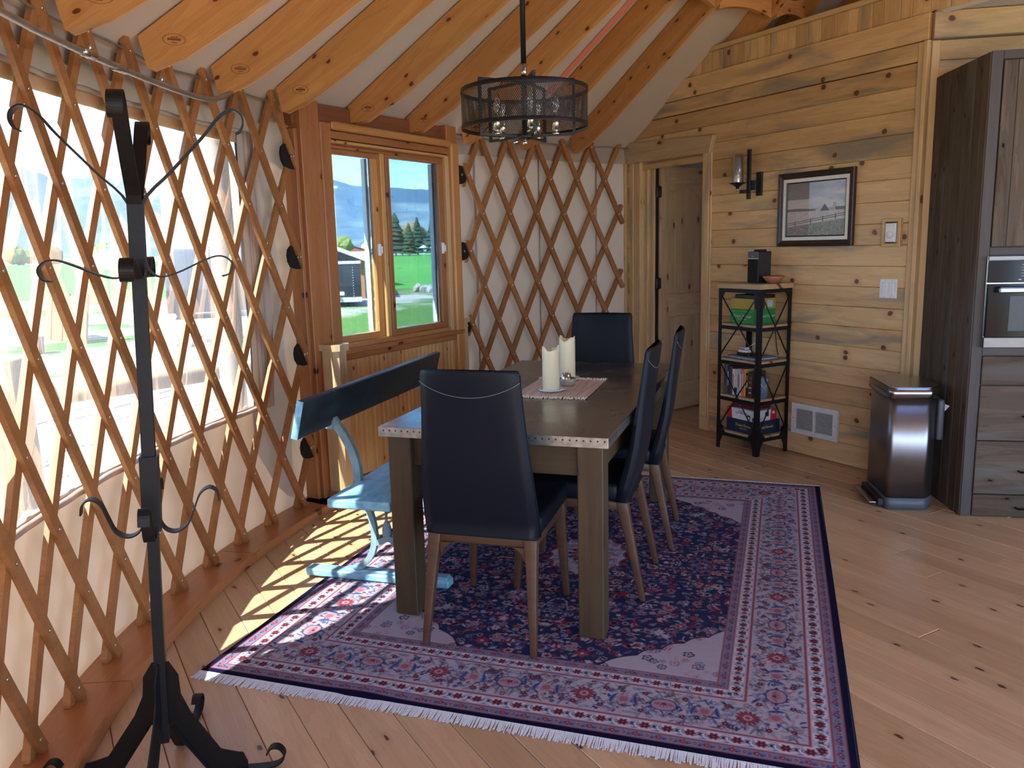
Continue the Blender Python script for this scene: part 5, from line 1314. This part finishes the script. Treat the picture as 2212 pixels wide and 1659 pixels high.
# wall heater grille
vt = wall_thing('wall_heater', 'white louvred heater grille low on the pine wall', 'heater', .870, .135)
VW, VH = .362, .206
mitre(vt, 'frame', 0, VW, 0, VH, .034, [(0, 0), (0, -.018), (.08, -.022), (1, -.022), (1, -.004)], 'white_metal'); pb_(vt, 'centre_bar', VW/2-.007, VW/2+.007, -.022, -.004, .034, VH-.034, 'white_metal')
pb_(vt, 'recess', .03, VW-.03, -.005, -.003, .03, VH-.03, 'c_black', 0)
for a, b in ((.036, VW/2-.008), (VW/2+.008, VW-.036)):
    for i in range(17):
        z = .037+i*.0081; l_ = link('louvre', MB().box(a, b, -.0024, .0024, -.0008, .0008), 'white_metal', vt, (0, -.015, z), (R(35), 0, 0), fix=False)
for x0 in (.016, VW-.016): link('screw', MB().lathe([(0, 0), (.004, 0), (.003, .0015), (0, .0015)], (0, 0, 0), 8), 'nickel', vt, (x0, -.022, VH/2), (R(90), 0, 0))
# sconce
sn = wall_thing('wall_sconce', 'dark metal wall sconce with a glass cylinder shade right of the door', 'sconce', .515, 1.690)
pb_(sn, 'backplate', -.012, .040, -.012, 0, .01, .165, 'dark_bronze', .002); pb_(sn, 'upright', -.050, -.018, -.062, -.050, -.010, .315, 'dark_bronze', .002); pb_(sn, 'mount', -.045, .02, -.052, -.010, .05, .11, 'dark_bronze', .002)
pb_(sn, 'arm', -.085, -.025, -.092, -.060, .030, .052, 'dark_bronze', .002)
cx_, cy_ = -.088, -.105
link('cup', MB().lathe([(0, .062), (.010, .062), (.012, .072), (.034, .088), (.052, .096), (.054, .100), (0, .100)], (cx_, cy_, 0), 24), 'dark_bronze', sn); link('stem', MB().lathe([(0, .045), (.008, .045), (.008, .062), (0, .062)], (cx_, cy_, 0), 12), 'nickel', sn)
link('glass_shade', MB().lathe([(.038, .100), (.038, .285), (.0365, .285), (.0365, .100)], (cx_, cy_, 0), 28, False), 'lamp_glass', sn); link('candle_sleeve', MB().lathe([(0, .100), (.031, .100), (.031, .262), (0, .262)], (cx_, cy_, 0), 24), 'frost_glass', sn)

# ================================================================== TRASH CAN
tcn = thing('trash_can', 'rectangular brushed steel pedal trash can beside the barn-wood cabinet', 'trash can', (.533, 4.483, 0), R(10))
def rounded(P, rads, n=5):
    out = []
    for i in range(len(P)):
        p0, p1, p2 = Vector(P[i-1]), Vector(P[i]), Vector(P[(i+1) % len(P)]); r = rads[i]
        if r <= 0: out.append(tuple(p1)); continue
        a = p1+(p0-p1).normalized()*r; b = p1+(p2-p1).normalized()*r
        for k in range(n+1): t = k/n; q = a*(1-t)**2+p1*2*t*(1-t)+b*t*t; out.append(tuple(q))
    return out
BP = rounded([(0, 0), (.190, 0), (.250, .075), (.250, .315), (.185, .375), (0, .375)], [.035, .018, .02, .02, .02, .035])
def ex(nm, P, z0, z1, mat, par=tcn, smooth=True, grow=0):
    c_ = Vector((sum(p[0] for p in P)/len(P), sum(p[1] for p in P)/len(P))); Q = [tuple(c_+(Vector(p)-c_)*(1+grow)) for p in P]
    return link(nm, MB().rings([[(a, b, z0) for a, b in Q], [(a, b, z1) for a, b in Q]], smooth), mat, par)
ex('base', BP, .0, .064, 'grey_plastic', grow=.012); ex('body', BP, .064, .592, 'brush_steel'); l_ = ex('lid_band', BP, .592, .646, 'lid_steel', grow=.075)
ex('lid_top', BP, .6465, .651, 'lid_steel', grow=.055)
pk = link('liner_pocket', bevel_mesh(MB().box(.252, .285, .06, .26, .36, .575).mesh(), .012, 3), 'grey_plastic', tcn, fix=False)
link('bag_corner', MB().prism([(.268, .575), (.320, .555), (.300, .530), (.268, .52)], lambda a, b, t: (a, t, b-.02), .10, .103), 'paper', tcn)
pd = link('pedal', bevel_mesh(MB().box(-.075, -.035, .03, .345, .024, .034).mesh(), .005, 2), 'lid_steel', tcn, fix=False)
for y_ in (.045, .30): link('pedal_arm', MB().box(-.05, .03, y_, y_+.03, .010, .026, .003), 'black_plastic', tcn, fix=False)
link('pedal_recess', MB().box(-.03, .004, .03, .345, .012, .05, .003), 'black_plastic', tcn, fix=False)

# ================================================================== OUTSIDE
GZ = -.6
gd = struct(link('ground', MB().box(-60, 12, -30, 60, GZ-.2, GZ), 'yard', fix=False)); gd['kind'] = 'structure'
vdir = Vector((-.43, .90, 0)).normalized()   # looking out of the window
def vp(d, s): # point at distance d along vdir, s metres to the right
    return vdir*d + Vector((vdir.y, -vdir.x, 0))*s
m = MB(); a, b, c_, d_ = vp(44, -90), vp(38, 60), vp(330, 400), vp(330, -420)
for p in (a, b, c_, d_): m.v.append((p.x, p.y, GZ+.03 + (0 if p in (a, b) else 0)))
m.v += [(p[0], p[1], GZ-.3) for p in m.v[:4]]; m.f = [(0, 1, 2, 3), (0, 4, 5, 1), (3, 2, 6, 7)]; m.sm = [False]*3
struct(link('field', m, 'crop_field', fix=False))
struct(link('far_land', MB().box(-1500, 900, 240, 1600, GZ-1.2, GZ-.05), 'crop_field', fix=False)); struct(link('far_land', MB().box(-1500, -58, -600, 239, GZ-1.2, GZ-.05), 'crop_field', fix=False))
# hills
import mathutils.noise as mnoise
ridge = [(-1500, 480, 150), (-1214, 880, 143), (-1144, 970, 140), (-1120, 997, 132), (-1091, 1029, 122), (-1059, 1062, 129), (-1010, 1108, 118), (-946, 1164, 116), (-900, 1200, 113), (-830, 1250, 118), (-759, 1294, 122), (-730, 1310, 112), (-695, 1329, 108), (-584, 1381, 96), (-396, 1447, 88), (-100, 1500, 80), (200, 1520, 70)]
m = MB(); N = 260; K = 26
for j in range(K+1):
    f = j/K
    for i in range(N+1):
        q = i/N*(len(ridge)-1); k = min(int(q), len(ridge)-2); t_ = q-k; p = [ridge[k][c]*(1-t_)+ridge[k+1][c]*t_ for c in range(3)]
        sca = .62 + .38*f; x_, y_ = p[0]*sca, p[1]*sca
        nzv = mnoise.fractal(Vector((x_*.006, y_*.006, 3)), .9, 2, 5)
        h_ = -2 + (p[2]+4)*(f**1.25) + nzv*14*f*(1-f*.55) + mnoise.noise(Vector((x_*.08, y_*.08, 0)))*1.6*f
        m.v.append((x_, y_, h_))
for j in range(K):
    for i in range(N): o_ = j*(N+1)+i; m.f.append((o_, o_+1, o_+N+2, o_+N+1)); m.sm.append(True)
hl = struct(link('hills', m, 'hazy_mountain', fix=False))
# white barn, shed, trailer
def frame2(p0, p1): # rotation z so that local x runs p0->p1
    d = Vector(p1)-Vector(p0); return math.atan2(d.y, d.x)
def gable(name, label, cat, p0, p1, depth, zw, zr, wall, roof, over=.4, ridge_along=False):
    p0, p1 = Vector((*p0, 0)), Vector((*p1, 0)); L = (p1-p0).length; t_ = thing(name, label, cat, (p0.x, p0.y, GZ), frame2(p0, p1))
    link('walls', MB().prism([(0, 0), (L, 0), (L, zw), (L/2, zr), (0, zw)], lambda a, b, t: (a, t, b), 0, depth), wall, t_)
    sl_ = (zr-zw)/(L/2)
    for s in (0, 1):
        P = [(-over, zw-over*sl_), (L/2, zr), (L/2, zr+.08), (-over, zw-over*sl_+.08)]; P = P if s == 0 else [(L-a, b) for a, b in P]
        link('roof', MB().prism(P, lambda a, b, t: (a, t, b), -over, depth+over), roof, t_)
    return t_
gable('barn', 'big white barn standing behind the dark shed', 'barn', (-27.7, 31.6), (-21.22, 36.25), 12, 5.0, 5.5, 'barn_white', 'barn_white', .15)
sh = gable('shed', 'dark grey shed with a sloping metal roof behind the parked trailer', 'shed', (-22.99, 26.28), (-16.3, 29.85), 5, 1.55, 3.1, 'shed_wall', 'roof_metal', .5)
link('trim_post', MB().box(7.30, 7.58, -.05, .03, .0, 1.62), 'cedar', sh); link('header', MB().box(5.4, 7.3, -.06, .03, 1.22, 1.34), 'cedar', sh); link('shed_light', MB().box(6.2, 6.4, -.04, .02, 1.45, 1.62), 'white_plastic', sh); link('side_door', MB().box(5.6, 7.2, -.03, .02, 0, 1.22), 'c_greyblue', sh)
for k in range(17): link('wall_seam', MB().box(.3+k*.4, .32+k*.4, -.02, .0, 0, 1.54), 'trailer_black', sh, fix=False)
tr = thing('cargo_trailer', 'black enclosed cargo trailer parked in front of the shed', 'trailer', (-16.35, 24.45, GZ), frame2((-16.35, 24.45), (-14.16, 25.65)))
link('body', bevel_mesh(MB().box(0, 2.5, 0, 2.9, .22, 1.55).mesh(), .06, 2), 'trailer_black', tr, fix=False); link('roof_trim', MB().box(-.02, 2.52, -.03, 2.9, 1.50, 1.56, .01), 'roof_metal', tr); link('skirt', MB().box(0, 2.5, -.02, .05, .18, .34), 'roof_metal', tr)
link('plate', MB().box(1.0, 1.9, -.03, 0, .42, .54), 'white_plastic', tr); link('emblem', MB().box(1.3, 1.6, -.03, 0, 1.32, 1.36), 'white_plastic', tr); link('tongue', MB().tube([(.9, .0, .30), (1.35, -.9, .26), (1.8, 0, .30)], .05, 6), 'roof_metal', tr); link('jack', MB().cyl((1.35, -.85, 0), (1.35, -.85, .55), .04, 8), 'roof_metal', tr)
for k in range(12): link('rivet', MB().box(2.22, 2.25, -.04, -.02, .38+k*.09, .40+k*.09), 'roof_metal', tr, fix=False)
tr2 = thing('utility_trailer', 'long dark enclosed trailer seen through the clear vinyl', 'trailer', (-17.86, 20.25, GZ), frame2((-17.86, 20.25), (-16.06, 21.7)))
link('body', bevel_mesh(MB().box(0, 2.31, 0, 2.0, .2, 2.15).mesh(), .08, 2), 'shed_wall', tr2, fix=False); link('lower_band', MB().box(.0, 2.31, -.03, .02, .2, .9), 'trailer_black', tr2)
for x_ in (.5, 1.7): link('wheel', MB().cyl((x_, -.05, .32), (x_, .2, .32), .32, 18), 'black_plastic', tr2)
link('plate', MB().box(1.5, 1.9, -.05, 0, .52, .64), 'white_plastic', tr2)
# far houses, trees
def gb(label, d, s, w_, dep, zw, zr, wall, roof, name='house'):
    p = vp(d, s); q = vp(d, s+w_); return gable(name, label, 'house', (p.x, p.y), (q.x, q.y), dep, zw, zr, wall, roof, .3)
def spx(px, d): # lateral metres for an azimuth offset measured once on the photograph
    az = math.atan((px-1106)/1755.9) - YAW; v = Vector((math.sin(az), math.cos(az), 0)); k = d/v.dot(vdir); p = v*k; return p.dot(Vector((vdir.y, -vdir.x, 0)))
gb('far white house with a red roof beyond the field', 250, spx(793, 250), 7.5, 8, 3.8, 6.5, 'barn_white', 'house_red')
gb('long low red-brown barn beyond the field', 240, spx(752, 240), 6.5, 6, 1.8, 2.8, 'house_red', 'house_red')
gb('dark low farmhouse between the trees beyond the field', 245, spx(893, 245), 11, 8, 4.2, 5.2, 'shed_wall', 'trailer_black')
gb('small white-roofed carport at the far left beyond the field', 120, spx(216, 120), 5, 6, 2.1, 3.4, 'roof_metal', 'barn_white')
rt = random.Random(21)
def conifer(label, d, s, h, r_):
    p = vp(d, s); t_ = thing('conifer', label, 'tree', (p.x, p.y, GZ), rt.uniform(0, 6), 'trees beyond the field'); m = MB(); tiers = 9
    for k in range(tiers):
        z0 = h*(.08+.9*k/tiers); z1 = z0 + h*.22; rr = r_*(1-k/tiers)**.85+.15; n = 14
        ring = [(rr*(.72+.42*rt.random())*math.cos(2*math.pi*i/n), rr*(.72+.42*rt.random())*math.sin(2*math.pi*i/n), z0-rt.uniform(0, .03)*h) for i in range(n)]
        m.rings([ring, [(a*.1, b*.1, min(z1, h)) for a, b, _ in ring]], False)
    link('foliage', m, 'needle_green', t_); link('trunk', MB().cyl((0, 0, 0), (0, 0, h*.5), h*.02, 6), 'old_wood', t_)
def bushy(label, d, s, h, r_, mat='leaf_green'):
    p = vp(d, s); t_ = thing('deciduous_tree', label, 'tree', (p.x, p.y, GZ), 0, 'trees beyond the field'); bm = bmesh.new()
    for k in range(7):
        c_ = Vector((rt.uniform(-.5, .5)*r_, rt.uniform(-.5, .5)*r_, h*rt.uniform(.45, .8))); sc__ = r_*rt.uniform(.45, .7)
        res = bmesh.ops.create_icosphere(bm, subdivisions=2, radius=sc__, matrix=Matrix.Translation(c_))
        for v in res['verts']: v.co += (v.co-c_)*(rt.uniform(-.16, .2))
    me = bpy.data.meshes.new('crown'); bm.to_mesh(me); bm.free(); link('crown', me, mat, t_, fix=False); link('trunk', MB().cyl((0, 0, 0), (0, 0, h*.6), h*.025, 6), 'old_wood', t_)
for px, d, h, r_, lb in ((832, 200, 9.5, 2.4, 'dark conifer standing right of the red-roofed house'), (866, 215, 11, 4.0, 'broad dark conifer just inside the right-hand pane'), (895, 205, 8, 2.2, 'narrow conifer left of the tall spruce'), (913, 215, 9.8, 2.2, 'tall spruce in front of the dark farmhouse'), (944, 195, 9.8, 2.0, 'conifer at the right edge of the right-hand pane'), (905, 270, 7, 2, 'small conifer behind the dark farmhouse')): conifer(lb, d, spx(px, d), h, r_)
for px, d, h, r_, lb, mt in ((757, 220, 5.2, 2.6, 'yellow-green budding tree left of the white house', 'leaf_green'), (733, 225, 5.4, 3., 'pale tree at the left of the window view', 'leaf_green'), (880, 225, 6.2, 3.0, 'bright lime-green tree between two conifers', 'leaf_green'), (896, 260, 9, 4.5, 'bare grey rounded tree behind the spruces', 'old_wood'), (60, 220, 4, 3.4, 'round tree at the far left beyond the field', 'leaf_green'), (130, 230, 4, 3.2, 'second round tree at the far left beyond the field', 'needle_green'), (230, 220, 4.4, 3.4, 'leafy tree behind the carport', 'leaf_green'), (285, 225, 4.4, 3.2, 'leafy tree left of the coat rack pole, across the field', 'leaf_green')): bushy(lb, d, spx(px, d), h, r_, mt)
# hedge-like fence line at the far side of the field
p0, p1 = vp(236, -260), vp(236, 160); fo = link('field_fence', MB().box(0, (p1-p0).length, 0, .3, 0, 1.3), 'roof_metal', None, (p0.x, p0.y, GZ), (0, 0, frame2(p0, p1))); tag(fo, 'pale fence line along the far edge of the green field', 'fence')
# umbrellas (white)
for k, (px, d) in enumerate(((925, 150), (948, 150))):
    s_ = spx(px, d); p = vp(d, s_); t_ = thing('patio_umbrella', ('left' if k == 0 else 'right') + '-hand white patio umbrella across the field', 'umbrella', (p.x, p.y, GZ)); link('canopy', MB().lathe([(.92, 1.9), (.02, 2.4)], (0, 0, 0), 8), 'barn_white', t_); link('pole', MB().cyl((0, 0, 0), (0, 0, 2.4), .04, 6), 'barn_white', t_)
# rubble heap
def rocks(name, label, cx_, cy_, n, sx_, sy_, r0, r1, mat='stone', seed=1):
    rr = random.Random(seed); t_ = thing(name, label, 'rocks', (cx_, cy_, GZ))
    for i in range(n):
        r_ = rr.uniform(r0, r1); bm = bmesh.new(); bmesh.ops.create_icosphere(bm, subdivisions=1, radius=r_)
        for v in bm.verts: v.co *= rr.uniform(.7, 1.15)
        me = bpy.data.meshes.new('stone'); bm.to_mesh(me); bm.free(); link('stone', me, mat, t_, (rr.gauss(0, sx_), rr.gauss(0, sy_), r_*.5), (0, 0, rr.uniform(0, 6)), fix=False)
rocks('rubble_heap', 'low heap of rubble at the near edge of the green field', -14.3, 34.6, 34, 1.1, .4, .08, .28, seed=3)
rocks('rock_pile', 'small pile of stones on the grass', -12.3, 14.8, 22, .32, .2, .08, .2, seed=4)
# log pile
lp = thing('log_pile', 'stack of split logs lying on the grass right of the stone pile', 'logs', (-11.2, 16.6, GZ), R(30)); rr = random.Random(6)
for i in range(14):
    r_ = rr.uniform(.07, .12); x_ = rr.uniform(-.9, .9); z_ = .1+.16*(i % 3); link('log', MB().cyl((x_-.35, rr.uniform(-.3, .3), z_), (x_+.4, rr.uniform(-.3, .3), z_+rr.uniform(0, .1)), r_, 9), 'old_wood', lp)
st = thing('wood_slab_stack', 'leaning stack of rusty brown boards at the left of the yard', 'boards', (-16.4, 15.0, GZ), R(-20))
for i in range(7): link('board', MB().box(0, .30, 0, .05, 0, 1.15-.05*(i % 3), .005), 'cedar', st, (i*.31-1.0, .02*(i % 2), 0), (R(-8), R((-1)**i*1.5), 0), fix=False)
bk_ = thing('bucket', 'black bucket on the ground outside left of the coat rack', 'bucket', (-14.9, 12.9, GZ)); link('body', MB().lathe([(0, 0), (.17, 0), (.2, .36), (.19, .36), (.16, .02), (0, .02)], (0, 0, 0), 16), 'black_plastic', bk_)
# deck rail and post of logs
po = thing('log_post', 'thick peeled log post of the porch railing', 'post', (-3.66, 2.93, GZ)); link('trunk', MB().lathe([(0, 0), (.165, 0), (.16, .5), (.150, 1.1), (.145, 1.52), (.135, 1.535), (0, 1.535)], (0, 0, 0), 20), 'log_wood', po)
rl_ = tag(link('log_rail', MB().tube([(-3.50, 3.10, .73), (-3.45, 3.6, .70), (-3.42, 4.7, .645), (-3.40, 6.0, .60)], .058, 12), 'log_wood'), 'round log rail running beside the clear wall panel', 'rail')
# stone pavers outside
pv = struct(link('patio', MB().box(-9.8, -5.2, 3.4, 10.5, GZ, GZ+.02), 'stone')); rr = random.Random(31); y_ = 3.45; row = 0
while y_ < 10.4:
    hgt = .34; x_ = -9.75 + (row % 2)*.2
    while x_ < -5.3:
        wd = rr.uniform(.38, .62); link('paver', MB().box(0, wd-.03, 0, hgt-.03, 0, .035+rr.uniform(0, .015), .008), 'deck_paver', pv, (x_, y_, GZ+.01), fix=False); x_ += wd
    y_ += hgt; row += 1
